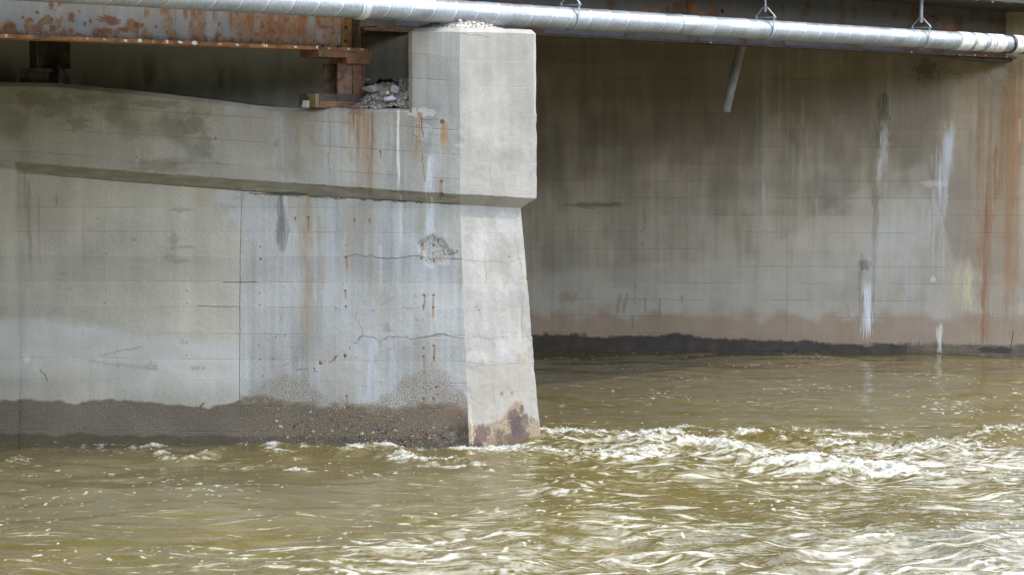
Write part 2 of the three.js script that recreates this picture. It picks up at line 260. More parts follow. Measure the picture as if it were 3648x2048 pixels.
  streak(1584, 428, 530, 15, [150, 104, 64], 0.85, { tip: 0.5, grow: 1.3 }); streak(1592, 440, 560, 24, [160, 128, 84], 0.45); blob(1576, 432, 9, 9, [86, 48, 24], 0.8);
  streak(1574, 640, 712, 8, [132, 84, 46], 0.85, { tip: 0.2 }); blob(1574, 645, 6, 8, RUSTD, 0.9); blob(1575, 690, 8, 9, RUSTD, 0.8);
  // tie holes and their rust
  for (const [x, y, l] of [[1093, 775, 60], [1046, 777, 12], [1258, 783, 12], [1312, 783, 14], [921, 880, 0], [923, 923, 4], [1227, 876, 0], [1229, 918, 46], [1227, 1036, 30], [1229, 1092, 10], [920, 1045, 0], [921, 1088, 0], [1508, 1052, 42], [1542, 1052, 60], [1505, 1091, 14], [1541, 1096, 40], [1508, 1240, 6], [1544, 1232, 40], [1508, 1270, 54], [1545, 1275, 12], [1234, 1410, 46], [1236, 1452, 20], [1508, 1420, 30], [1544, 1418, 24], [1507, 1455, 8], [1545, 1466, 10], [919, 1232, 0], [922, 1282, 0], [1013, 1198, 0], [933, 1340, 0], [662, 1038, 0], [662, 1083, 0], [371, 1036, 0], [366, 1081, 0], [662, 1220, 0], [662, 1265, 0], [338, 778, 0], [372, 905, 0], [771, 428, 0], [770, 492, 4], [775, 580, 0], [490, 560, 0], [1356, 540, 20]]) {
    blob(x, y, l ? 4 + (l > 20 ? 1.5 : 0) : 3, l ? 4.5 : 3.2, x > 850 ? [112, 74, 48] : [98, 84, 68], l ? 0.9 : 0.55, { rag: 0.5 }); if (l) streak(x + 1, y, y + l * 1.3, 5, [146, 96, 52], 0.75, { tip: 0.5, grow: 1.3 });
    const p = at(x, y); S.box(p[0] - 0.03, p[0] + 0.03, p[1] - 0.03, p[1] + 0.03, (u, v, k) => { const d = Math.hypot(u - p[0], v - p[1]); S.b[k] -= 0.012 * (1 - sstep(0.006, 0.016, d)); });
  }
  // cracks and joints
  const jn = L([[853, 690], [852, 800], [850, 910], [851, 1000], [850, 1100], [852, 1205], [851, 1300], [852, 1400], [853, 1480]]); S.line(jn, 0.007, [110, 104, 94], 0.6, 0.010, { jit: 0.006 });
  S.line(L([[700, 1090], [760, 1093], [850, 1093]]), 0.006, [96, 88, 78], 0.7, 0.008, { jit: 0.003 }); S.line(L([[790, 1006], [850, 1007], [910, 1006]]), 0.008, [92, 84, 74], 0.7, 0.008, { jit: 0.003 });
  S.line(L([[1230, 914], [1262, 908], [1300, 915], [1316, 909], [1340, 920], [1376, 922], [1420, 920], [1460, 914], [1490, 913], [1530, 924], [1600, 924], [1650, 926]]), 0.006, CRACK, 0.7, 0.010);
  S.line(L([[1292, 1196], [1330, 1204], [1352, 1218], [1378, 1202], [1440, 1202], [1470, 1210], [1520, 1200], [1560, 1196], [1600, 1198], [1650, 1206]]), 0.005, CRACK, 0.65, 0.008); S.line(L([[1520, 1202], [1560, 1190], [1600, 1196]]), 0.010, [130, 122, 112], 0.6, 0.012);
  S.line(L([[1045, 1325], [1090, 1318], [1130, 1322], [1180, 1285], [1230, 1245], [1292, 1196]]), 0.008, [112, 100, 84], 0.55, 0.012, { jit: 0.03, brk: 0.3 }); S.line(L([[1292, 1196], [1284, 1160], [1262, 1130], [1270, 1110]]), 0.004, CRACK, 0.6, 0.004); S.line(L([[1356, 1220], [1352, 1260], [1330, 1300]]), 0.004, CRACK, 0.5, 0.004);
  S.line(L([[1484, 385], [1492, 408], [1502, 420], [1500, 440], [1508, 470], [1512, 490]]), 0.006, [104, 80, 62], 0.6, 0.010); S.line(L([[1502, 428], [1530, 428], [1562, 424]]), 0.005, CRACK, 0.6, 0.008); S.line(L([[1502, 552], [1510, 600], [1514, 640]]), 0.005, CRACK, 0.7, 0.005); S.line(L([[1176, 440], [1180, 520], [1170, 560], [1178, 620]]), 0.004, CRACK, 0.65, 0.004);
  S.line(L([[1040, 652], [1200, 664], [1300, 672], [1460, 690], [1638, 704]]), 0.008, [70, 62, 52], 0.4, 0.006, { jit: 0.012, brk: 0.1 }); S.line(L([[880, 690], [1100, 702], [1300, 712], [1480, 722], [1640, 730]]), 0.010, [62, 56, 48], 0.7, 0.008, { jit: 0.015, brk: 0.15 });
  for (let q = 0, r = rng(31); q < 26; q++) { const x = 960 + r() * 660, y = 960 + r() * 330, a = r() * 3; S.line(L([[x, y], [x + 30 * Math.cos(a), y + 30 * Math.sin(a) * 0.6], [x + 50 * Math.cos(a + 0.5), y + 50 * Math.sin(a + 0.5)]]), 0.004, CRACK, 0.45, 0.003, { jit: 0.03 }); }
  // the broken-off patch
  S.box(...[at(1490, 0)[0], at(1650, 0)[0], at(0, 960)[1], at(0, 835)[1]], (u, v, k) => { const a = spallAt(u, v); if (a > 0) { S.over(k, [166, 160, 150], 0.6 * a); S.mul(k, 1 + a * 0.2 * n2(u * 40, v * 40)); S.b[k] += a * 0.010 * fbm(u * 18, v * 18, 4); } });
  S.line(L([[1560, 852], [1556, 866], [1566, 876], [1580, 884], [1578, 900], [1582, 908]]), 0.010, [118, 110, 100], 0.5, 0.01); S.line(L([[1594, 910], [1624, 900], [1630, 892]]), 0.008, CRACK, 0.8, 0.01); S.line(L([[1500, 872], [1520, 858], [1545, 848], [1562, 834]]), 0.006, [128, 120, 110], 0.4, 0.006);
  for (const [x, y] of [[1500, 872], [1540, 874], [1498, 920], [1543, 930]]) blob(x, y, 6, 8, [128, 76, 44], 0.8); streak(1500, 870, 925, 6, [150, 104, 66], 0.6);
  // ragged pale patch beside the joint, dark mould clouds, scuffs left of the joint
  blob(800, 700, 46, 34, [186, 190, 196], 0.6, { rag: 0.9 }); blob(880, 760, 70, 90, [184, 188, 194], 0.5, { rag: 0.8 }); blob(820, 770, 40, 20, [186, 190, 194], 0.5, { rag: 0.9 });
  for (const [x, y, a, b] of [[110, 350, 70, 40], [200, 380, 90, 60], [330, 350, 90, 22], [280, 440, 60, 30], [700, 440, 70, 50], [560, 370, 120, 18], [730, 520, 40, 60], [560, 590, 120, 30]]) blob(x, y, a, b, [92, 90, 76], 0.4, { rag: 0.9, soft: 0.6 });
  for (const [x, y, a, b] of [[610, 860, 24, 40], [630, 930, 46, 12], [660, 880, 40, 8], [470, 855, 16, 6], [600, 915, 30, 10], [220, 975, 14, 8], [240, 1030, 8, 6], [640, 748, 60, 10]]) blob(x, y, a, b, [120, 114, 104], 0.4, { rag: 0.9, soft: 0.5 });
  streak(193, 690, 740, 5, [86, 80, 76], 0.6); streak(288, 720, 1100, 8, [140, 128, 104], 0.3); streak(128, 700, 970, 7, [120, 112, 98], 0.35); streak(492, 520, 610, 6, [186, 180, 166], 0.5); streak(372, 410, 485, 3, [196, 194, 186], 0.6); streak(324, 370, 400, 3, [190, 188, 180], 0.5); streak(226, 400, 450, 3, [176, 174, 164], 0.4); streak(985, 500, 530, 12, [104, 96, 92], 0.5);
  // drawn numbers and hand marks low on the left
  S.line(L([[640, 1214], [647, 1209], [653, 1214], [651, 1222], [643, 1224], [639, 1218], [640, 1214]]), 0.006, [116, 112, 108], 0.7, 0, { jit: 0.002 }); S.line(L([[657, 1220], [661, 1223], [658, 1226]]), 0.006, [104, 98, 92], 0.7, 0, { jit: 0.002 });
  for (const x of [686, 702, 722]) { S.line(L([[x - 6, 1308], [x, 1304], [x + 6, 1308], [x + 3, 1318], [x - 4, 1316], [x - 6, 1308]]), 0.006, [120, 114, 106], 0.6, 0, { jit: 0.004 }); S.line(L([[x - 4, 1312], [x + 4, 1311]]), 0.006, [110, 104, 98], 0.6, 0, { jit: 0.003 }); }
  S.line(L([[138, 1318], [156, 1334], [166, 1356]]), 0.012, [120, 112, 102], 0.7, 0.01); blob(92, 1278, 14, 18, [212, 216, 218], 0.55, { rag: 0.9 }); blob(130, 1300, 20, 30, [196, 198, 198], 0.4); S.line(L([[350, 1270], [420, 1250], [500, 1238]]), 0.02, [150, 138, 118], 0.5, 0, { jit: 0.03 }); S.line(L([[310, 1285], [420, 1300], [560, 1312]]), 0.03, [156, 146, 128], 0.4, 0, { jit: 0.03 }); blob(535, 1305, 24, 20, [146, 142, 136], 0.5, { rag: 0.8 });
  streak(46, 600, 1240, 30, [184, 178, 158], 0.55, { tip: 0.4, lean: -0.06 }); streak(92, 640, 1000, 12, [120, 114, 98], 0.5); streak(78, 560, 780, 8, [126, 122, 104], 0.4);
  S.line(L([[710, 1452], [726, 1436]]), 0.02, [96, 88, 70], 0.9, 0);
  // algae and rust at the foot of the corner
  blob(1640, 1530, 34, 60, [74, 64, 52], 0.7, { rag: 0.9 }); blob(1600, 1480, 70, 40, [120, 98, 78], 0.55, { rag: 0.8 }); blob(1650, 1560, 26, 50, [62, 54, 42], 0.8, { rag: 0.8 }); blob(1580, 1540, 50, 50, [128, 122, 110], 0.4, { rag: 0.9 }); blob(1615, 1455, 40, 26, [134, 100, 82], 0.5, { rag: 0.9 });
}
function spallAt(u, v) {
  const [cu, cv] = onLong(1545, 896), d = Math.hypot((u - cu + 0.25 * (v - cv)) / 0.24, (v - cv) / 0.2) + 0.95 * fbm(u * 4.2 + 2, v * 4.2, 4);
  return 1 - sstep(0.78, 0.98, d);
}
const longSkin = SL.material();

// ------------------------------------------------------------------ skin of the sunlit oblique end face: t along it, y up
const SE = new Skin(512, 2048, -0.15, 1.65, -0.45, 6.35);
{
  const S = SE, base = O.clone().addScaledVector(FN, -0.05), P = (x, y) => { const p = hit(x, y, base, FN); return [p.clone().sub(O).dot(FD), p.y]; }, m = 1 / 215, L = (pts) => pts.map(([x, y]) => P(x, y));
  const blob = (x, y, rx, ry, c, a, o) => { const p = P(x, y); S.blob(p[0], p[1], rx * m, ry * m, c, a, o); }, streak = (x, y0, y1, w, c, a, o) => { const p = P(x, y0), q = P(x, y1); S.streak(p[0], p[1], q[1], w * m, c, a, o); };
  const eC = curve([[1640, 1490], [1700, 1512], [1760, 1500], [1800, 1470], [1830, 1425], [1855, 1415], [1868, 1470], [1930, 1505]].map(([x, y]) => P(x, y)));
  const lower = P(1750, 735)[1];
  S.each((u, y, k) => {
    const a = fbm(u * 1.7, y * 1.5 + 3, 5), f = n2(u * 36, y * 36), ff = n2(u * 95, y * 95), low = y < lower ? 1 : 0;
    S.set(k, low ? [157, 153, 145] : [154, 150, 142]); S.mul(k, 1 + 0.17 * a + 0.035 * f + 0.035 * ff + 0.05 * n2(u * 8, y * 0.5));
    S.b[k] = 0.003 * a + 0.0016 * f + 0.0012 * ff; S.over(k, [138, 130, 116], 0.3 * sstep(0.05, 0.4, fbm(u * 2.2 + 21, y * 1.2 + 5, 5)));
    if (low) { const w = sstep(0.08, 0.3, fbm(u * 4 + 8, y * 2.4, 5)); S.over(k, [178, 177, 172], 0.32 * w); const g = sstep(0.1, 0.36, fbm(u * 5.5 + 50, y * 2.8 + 3, 5)); S.over(k, [158, 154, 148], 0.5 * g); if (y < P(1750, 1295)[1]) S.over(k, [158, 151, 138], 0.6); }
    const pit = n2(u * 60 + 7, y * 60); if (pit > 0.5) { S.b[k] -= 0.004; S.over(k, [140, 132, 122], 0.5); }
    const q = eC(u) - y + 0.10 * fbm(u * 6, y * 5, 4); if (q > 0) { S.over(k, [142, 122, 96], 0.7 * sstep(0, 0.06, q)); const d = sstep(0.02, 0.3, fbm(u * 4.5 + 3, y * 3.5 + 7, 4) + 0.9 * q - 0.12); S.over(k, [88, 76, 68], 0.8 * d); S.mul(k, 1 + 0.2 * f * sstep(0, 0.1, q)); }
  });
  for (const y of [212, 305, 395, 481, 574, 662]) { S.line(L([[1640, y], [1790, y + 5], [1915, y + 7]]), 0.007, [156, 148, 138], 0.5, 0.004, { jit: 0.006, brk: 0.2 }); S.line(L([[1640, y + 3], [1790, y + 8], [1915, y + 10]]), 0.007, [168, 164, 156], 0.25, 0, { jit: 0.008, brk: 0.15 }); }
  for (const [y, d] of [[830, 6], [1008, 4], [1100, -6], [1296, -10], [1400, -8]]) S.line(L([[1645, y], [1780, y + d / 2], [1935, y + d]]), 0.007, [150, 144, 134], 0.5, 0.004, { jit: 0.006, brk: 0.25 });
  const CR = [104, 94, 84];
  S.line(L([[1645, 924], [1700, 932], [1760, 932], [1800, 934], [1818, 944], [1830, 934], [1870, 922]]), 0.005, CR, 0.6, 0.006); S.line(L([[1652, 1208], [1700, 1200], [1750, 1210], [1790, 1200], [1840, 1204], [1900, 1198]]), 0.005, CR, 0.5, 0.005);
  S.line(L([[1655, 1322], [1700, 1306], [1760, 1300], [1820, 1296], [1905, 1295]]), 0.006, [140, 128, 112], 0.7, 0.006); S.line(L([[1740, 834], [1738, 900], [1742, 1000], [1736, 1014]]), 0.005, CR, 0.5, 0.005); S.line(L([[1856, 750], [1846, 850], [1862, 920], [1874, 1000], [1868, 1120], [1862, 1180]]), 0.005, CR, 0.55, 0.005);
  S.line(L([[1728, 500], [1734, 530], [1752, 550], [1744, 600], [1748, 660]]), 0.004, CR, 0.55, 0.004); S.line(L([[1722, 1070], [1716, 1110], [1728, 1150]]), 0.004, CR, 0.55, 0.004); S.line(L([[1756, 1370], [1758, 1420], [1764, 1450]]), 0.004, CR, 0.5, 0.004); S.line(L([[1652, 1400], [1690, 1425], [1720, 1440]]), 0.005, CR, 0.5, 0.004); S.line(L([[1700, 560], [1722, 515], [1716, 500]]), 0.004, CR, 0.4, 0.003);
  S.line(L([[1640, 118], [1680, 128], [1692, 124], [1740, 132]]), 0.007, CR, 0.6, 0.006);  streak(1874, 930, 1060, 6, [186, 164, 116], 0.5); streak(1880, 1230, 1330, 7, [184, 166, 124], 0.45); streak(1858, 1080, 1240, 8, [206, 196, 168], 0.4);
  blob(1840, 1230, 60, 50, [190, 188, 182], 0.35, { rag: 1 }); blob(1700, 1270, 40, 20, [190, 188, 182], 0.35, { rag: 1 }); blob(1820, 790, 46, 40, [190, 188, 182], 0.35, { rag: 1 }); blob(1720, 870, 30, 50, [190, 188, 182], 0.35, { rag: 0.9 });
  for (const [x, y, r] of [[1787, 1402, 7], [1824, 1399, 5], [1702, 1094, 4], [1826, 915, 4], [1712, 1105, 4]]) { blob(x, y, r, r, [106, 84, 66], 0.8); streak(x, y, y + 26, 4, [166, 146, 120], 0.5); }
  blob(1712, 1545, 30, 34, [84, 66, 62], 0.75, { rag: 0.9 }); blob(1838, 1518, 24, 40, [84, 68, 66], 0.8, { rag: 0.9 }); blob(1868, 1500, 16, 30, [88, 72, 70], 0.7, { rag: 0.9 }); blob(1780, 1570, 60, 20, [108, 84, 64], 0.5, { rag: 0.9 }); blob(1690, 1590, 30, 14, [60, 48, 38], 0.7);
  S.line(L([[1673, 1440], [1680, 1580]]), 0.02, [198, 184, 156], 0.6, 0, { jit: 0.012 });
}
const endSkin = SE.material({ relief: 0.28 });

// ------------------------------------------------------------------ skin of the far wall
const SW = new Skin(2048, 1120, -3.6, 13, -0.4, 7.3);
{
  const S = SW, P = onWall, L = (pts) => pts.map(([x, y]) => P(x, y)), m = 1 / 170;
  const blob = (x, y, rx, ry, c, a, o) => { const p = P(x, y); S.blob(p[0], p[1], rx * m, ry * m, c, a, o); }, streak = (x, y0, y1, w, c, a, o) => { const p = P(x, y0), q = P(x, y1); S.streak(p[0], p[1], q[1], w * m, c, a, o); };
  const wet = curve([[1900, 1182], [2090, 1180], [2140, 1188], [2300, 1186], [2420, 1176], [2510, 1190], [2700, 1200], [2850, 1204], [3000, 1212], [3090, 1216], [3200, 1210], [3350, 1212], [3480, 1216], [3648, 1218]].map(([x, y]) => P(x, y)));
  const rough = curve([[2900, 1190], [3050, 1120], [3150, 1060], [3250, 860], [3330, 700], [3420, 500], [3500, 760], [3640, 700]].map(([x, y]) => P(x, y))), paleBelow = curve([[1900, 960], [2300, 925], [2700, 900], [2900, 760], [3100, 640], [3300, 560], [3400, 900], [3648, 1000]].map(([x, y]) => P(x, y))), xr = P(3400, 700)[0], yb = P(2400, 1080)[1];
  S.each((u, y, k) => {
    const a = fbm(u * 0.7, y * 0.7 + 5, 5), run = fbm(u * 3.4, y * 0.22, 4), f = n2(u * 24, y * 24), ff = n2(u * 60, y * 60), R = sstep(-0.9, 0.5, u - xr + 0.4 * n2(y * 0.8, 3));
    S.set(k, [178, 167, 148].map((c, q) => mix(c, [172, 158, 136][q], R))); S.mul(k, 1 + 0.13 * a + 0.06 * run + 0.03 * n2(u * 12, y * 0.4) + 0.04 * f + 0.03 * ff);
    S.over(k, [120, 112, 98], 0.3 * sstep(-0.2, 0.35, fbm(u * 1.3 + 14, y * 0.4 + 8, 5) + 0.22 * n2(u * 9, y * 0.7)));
    S.over(k, [176, 178, 178], 0.22 * sstep(0.0, 0.5, fbm(u * 1.5 + 3, y * 0.9 + 60, 5)) * (1 - R));
    { const q = paleBelow(u) - y + 0.16 * fbm(u * 1.6, y * 3, 4); S.over(k, [204, 198, 184], 0.5 * sstep(0, 0.22, q) * (0.75 + 0.5 * fbm(u * 2.2, y * 2.2 + 30, 4))); }  // lower wall painted paler below a ragged line that climbs rightward
    S.over(k, [150, 116, 86], 0.5 * sstep(0, 0.3, yb - 0.08 - y + 0.35 * fbm(u * 1.8, y * 1.4, 4)));
    const t = y / 0.36, bi = Math.floor(t), e = Math.abs(t - Math.round(t)) * 0.36, vis = sstep(-0.2, 0.25, n2(u * 0.5 + Math.round(t) * 3.7, Math.round(t) * 2.3)); S.over(k, [104, 97, 82], 0.24 * vis * (1 - sstep(0.003, 0.011, e))); S.b[k] -= 0.004 * vis * (1 - sstep(0.003, 0.013, e)); S.mul(k, 1 + 0.025 * (hash1(bi, 5) - 0.5) + 0.025 * (hash1(bi, Math.floor(u / 1.9 + hash1(bi) * 3)) - 0.5));
    if (bi > 7) { const lift = hash1(bi, 31), cover = sstep(-0.4, 0.4, 0.5 * n2(u * 0.3 + 3, y * 0.45) + 0.18 * n2(u * 0.5 + bi * 2.7, bi * 1.9) + 0.6 * fbm(u * 1.9, y * 1.1 + 9, 5) + 0.06 * (bi - 9)) * (1 - 0.8 * R); S.over(k, [96, 88, 75], (0.40 + 0.12 * lift) * cover * (0.85 + 0.3 * f)); }  // upper boards: uneven board tone, plus painted shade from the deck overhead
    S.b[k] += 0.002 * a + 0.0012 * f + 0.001 * ff;
    const rq = Math.max(0, 1 - Math.abs(u - xr) / 2.6) * sstep(0, 0.4, rough(u) - y + 0.5 * fbm(u * 2, y * 2, 3)); if (rq > 0) { const g1 = n2(u * 52, y * 52), g2 = n2(u * 110, y * 110), rr = rq * sstep(-0.25, 0.25, fbm(u * 2.6 + 5, y * 2.2, 4)); S.mul(k, 1 + rr * (0.16 * g1 + 0.2 * g2)); S.over(k, [150, 138, 124], 0.3 * rq); S.b[k] += rr * (0.006 * g1 + 0.004 * g2); }
    const w = sstep(-0.02, 0.06, wet(u) - 0.05 - y + 0.07 * fbm(u * 2.2, y * 9, 5) + 0.03 * n2(u * 16, y * 5)); if (w > 0) { S.over(k, u > P(3250, 0)[0] ? [98, 84, 68] : [62, 54, 46], 0.9 * w); S.mul(k, 1 + w * (0.16 * n2(u * 5, y * 5) + 0.10 * f + 0.12 * ff)); S.g[k] = mix(0.9, 0.6, w); }
  });
  const WH = [226, 228, 230], TAN = [166, 136, 92], DK = [70, 66, 54];
  for (const [x, y0, y1, w, a] of [[2725, 160, 760, 9, 0.5], [2735, 170, 1000, 22, 0.3], [2780, 200, 560, 5, 0.55], [2810, 180, 700, 4, 0.45], [2862, 345, 470, 7, 0.55], [2876, 450, 560, 6, 0.5], [2828, 500, 650, 6, 0.5], [2700, 180, 900, 8, 0.3], [2912, 700, 780, 9, 0.6], [2300, 180, 420, 4, 0.25], [2060, 240, 330, 4, 0.25], [2130, 250, 330, 4, 0.25], [2280, 180, 240, 4, 0.3], [2350, 560, 720, 6, 0.25], [1950, 200, 560, 4, 0.25], [2850, 160, 300, 5, 0.4], [2930, 170, 330, 4, 0.4], [3000, 170, 260, 4, 0.35]]) streak(x, y0, y1, w, [186, 184, 176], a, { tip: 0.3, head: 0.15 });
  streak(2725, 650, 810, 7, [206, 206, 216], 0.6); streak(3170, 160, 620, 11, [176, 172, 164], 0.5); streak(3148, 330, 560, 32, [72, 68, 58], 0.6); streak(3150, 400, 620, 17, WH, 0.9, { head: 0.35, tip: 0.4 }); streak(3140, 560, 700, 10, WH, 0.7, { lean: -0.1, tip: 0.6 }); streak(3128, 560, 640, 6, [200, 198, 192], 0.5); streak(3120, 640, 960, 15, [128, 110, 90], 0.6); streak(3160, 500, 760, 9, [196, 198, 200], 0.4);
  streak(3092, 975, 1212, 24, WH, 0.95, { head: 0.3, tip: 0.18 }); streak(3098, 1000, 1215, 10, [244, 244, 244], 0.9, { head: 0.2 }); streak(3070, 900, 1200, 14, [130, 112, 92], 0.5); streak(3114, 900, 1210, 8, [120, 100, 82], 0.4); blob(3085, 945, 26, 22, [112, 98, 82], 0.6, { rag: 0.9 });
  streak(3348, 1150, 1256, 10, WH, 0.95, { tip: 0.05, head: 0.3 }); streak(3354, 1150, 1256, 6, [232, 226, 206], 0.8, { tip: 0.05 });
  for (let q = 0, r = rng(88); q < 60; q++) { const t = r(), x = 3395 - 110 * t * r() - 20 * t, y0 = 400 + 420 * t * t + 60 * r(); streak(x, y0, y0 + 60 + 180 * r(), 4 + 12 * r() * r(), [206, 208, 212], 0.22 + 0.4 * r() * (1 - 0.5 * t), { tip: 0.5, head: 0.2, seed: q * 3.3 }); }
  for (let q = 0, r = rng(89); q < 34; q++) { const x = 3090 + 240 * r(), y0 = 640 + 260 * r(); streak(x, y0, y0 + 120 + 220 * r(), 8 + 22 * r(), [196, 199, 202], 0.10 + 0.2 * r(), { tip: 0.5, head: 0.3, seed: q * 5.1 }); }
  blob(3330, 655, 44, 14, WH, 0.5, { rag: 1.2 }); blob(3326, 995, 10, 12, [222, 224, 226], 0.7, { rag: 1 }); blob(3250, 1040, 20, 26, [188, 194, 202], 0.35, { rag: 1.1 });
  blob(3560, 262, 40, 22, [190, 190, 192], 0.65, { rag: 1.2 }); blob(3524, 290, 18, 24, [182, 182, 184], 0.5, { rag: 1.1 }); blob(3320, 250, 90, 60, [120, 116, 104], 0.5, { rag: 1.1 }); blob(3300, 250, 40, 40, DK, 0.5, { rag: 1.1 });
  streak(3412, 930, 1110, 14, [206, 190, 140], 0.6, { grow: 1.6, head: 0.2 }); streak(3455, 905, 1130, 16, [214, 200, 156], 0.75, { grow: 1.8, head: 0.2, lean: -0.04 }); streak(3440, 620, 900, 24, [150, 136, 116], 0.5);
  streak(3560, 230, 1230, 135, [152, 130, 104], 0.36, { tip: 0.05 }); for (let q = 0, r = rng(90); q < 26; q++) { const x = 3490 + 150 * r(), y0 = 220 + 500 * r() * r(); streak(x, y0, y0 + 300 + 700 * r(), 5 + 16 * r() * r(), [[146, 114, 84], [130, 104, 82], [160, 132, 100]][q % 3], 0.1 + 0.22 * r(), { tip: 0.4, head: 0.1, seed: q * 4.7 }); } streak(3518, 600, 1235, 26, [146, 104, 70], 0.45, { tip: 0.04, head: 0.3 }); streak(3522, 560, 1230, 8, [120, 80, 56], 0.5, { tip: 0.04, head: 0.3, lean: -0.06 }); streak(3610, 200, 1150, 26, [152, 110, 74], 0.5, { tip: 0.12 }); streak(3618, 230, 900, 9, [166, 114, 68], 0.5); streak(3600, 480, 1130, 14, [160, 124, 82], 0.45); streak(3576, 300, 800, 18, [138, 98, 62], 0.5); streak(3550, 520, 760, 10, [128, 80, 44], 0.5); streak(3636, 420, 520, 8, [226, 216, 190], 0.8); streak(3640, 200, 700, 12, [176, 120, 60], 0.6);
  blob(3514, 1245, 26, 12, [42, 36, 34], 0.85); blob(3570, 1248, 46, 12, [46, 40, 34], 0.8);
  S.line(L([[3612, 1180], [3606, 1220], [3600, 1256]]), 0.014, [80, 66, 54], 0.6, 0.01); S.line(L([[3002, 1070], [3020, 1090], [3026, 1130]]), 0.01, [120, 104, 86], 0.4, 0.006, { jit: 0.03 });
  S.line(L([[2330, 340], [2318, 480], [2310, 700], [2296, 760], [2300, 800], [2280, 840], [2292, 880], [2270, 960], [2262, 1040], [2258, 1130]]), 0.008, [96, 89, 75], 0.45, 0.005, { jit: 0.04, brk: 0.3 }); S.line(L([[2804, 840], [2806, 1000], [2802, 1190]]), 0.006, [104, 96, 80], 0.6, 0.004, { jit: 0.006 });
  blob(2120, 730, 130, 14, [56, 52, 42], 0.45, { rag: 0.9, soft: 0.6 }); blob(2220, 1050, 70, 22, [190, 188, 180], 0.4, { rag: 1.1 }); blob(2020, 1060, 40, 20, [150, 116, 84], 0.4, { rag: 1 }); for (const x of [2210, 2235]) streak(x, 1045, 1130, 9, [112, 94, 74], 0.4, { lean: -0.08 }); for (const [x, y0, y1] of [[2300, 1060, 1120], [2352, 1060, 1150], [2430, 1050, 1085], [2255, 1120, 1180]]) streak(x, y0, y1, 6, [128, 92, 64], 0.5);
}
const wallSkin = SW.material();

// ------------------------------------------------------------------ plain skins with real grain, repeated in metres
function tile(size, metres, f, o = {}) { const S = new Skin(size, size, 0, metres, 0, metres); const w = 2 * Math.PI / metres; S.each((u, v, k) => f(S, u, v, k)); const m = S.material({ repeat: true, ...o }); for (const t of [m.map, m.bumpMap]) t.repeat.set(1 / metres, 1 / metres); m.roughnessMap = m.bumpMap; return m; }
const dullConcrete = tile(768, 6, (S, u, v, k) => { const e = Math.min(u, 6 - u, v, 6 - v), q = sstep(0, 0.5, e), a = fbm(u * 1.1, v * 1.1, 5) * q, f = n2(u * 30, v * 30); S.set(k, [128, 120, 104]); S.mul(k, 1 + 0.22 * a + 0.06 * f + 0.10 * q * n2(u * 7, v * 0.5)); S.over(k, [96, 82, 62], 0.4 * sstep(0.05, 0.4, fbm(u * 2.3 + 9, v * 0.6, 4)) * q); S.b[k] = 0.002 * a + 0.0015 * f; });
function rustTile(base, dark, pale, seed) { return tile(512, 2.5, (S, u, v, k) => { const q = sstep(0, 0.3, Math.min(u, 2.5 - u, v, 2.5 - v)), a = fbm(u * 3 + seed, v * 3, 5) * q, f = n2(u * 26, v * 26), g = n2(u * 70, v * 70); S.set(k, base); S.mul(k, 1 + 0.3 * a + 0.12 * f + 0.08 * g); S.over(k, dark, 0.7 * sstep(0.02, 0.3, fbm(u * 5 + 40 + seed, v * 5, 4))); S.over(k, pale, 0.55 * sstep(0.16, 0.4, fbm(u * 6 + 90 + seed, v * 6, 4))); S.b[k] = 0.003 * a + 0.0015 * f + 0.001 * g; S.g[k] = 0.85; }); }
const rustMat = rustTile([118, 86, 64], [72, 55, 46], [156, 112, 74], 0), darkSteel = rustTile([78, 68, 62], [48, 42, 40], [104, 80, 62], 33), flangeRust = rustTile([138, 98, 66], [90, 68, 56], [180, 136, 90], 66);
const paleConcrete = tile(768, 6, (S, u, v, k) => { const q = sstep(0, 0.5, Math.min(u, 6 - u, v, 6 - v)), a = fbm(u * 0.9, v * 0.9, 5) * q, f = n2(u * 30, v * 30); S.set(k, [196, 190, 174]); S.mul(k, 1 + 0.25 * a + 0.05 * f + 0.10 * q * n2(u * 5, v * 0.5)); S.over(k, [110, 98, 80], 0.5 * sstep(0.1, 0.4, fbm(u * 1.9 + 9, v * 0.5, 4)) * q); S.b[k] = 0.002 * a; });
const darkConcrete = tile(512, 5, (S, u, v, k) => { const q = sstep(0, 0.4, Math.min(u, 5 - u, v, 5 - v)), a = fbm(u * 1.4, v * 1.4, 5) * q; S.set(k, [62, 58, 52]); S.mul(k, 1 + 0.25 * a + 0.08 * n2(u * 30, v * 30)); S.b[k] = 0.002 * a; });  // deck concrete darkened to cut the light it bounces onto the far wall
const galv = new THREE.MeshPhysicalMaterial({ color: new THREE.Color(0.60, 0.63, 0.64), metalness: 0.55, roughness: 0.42 });

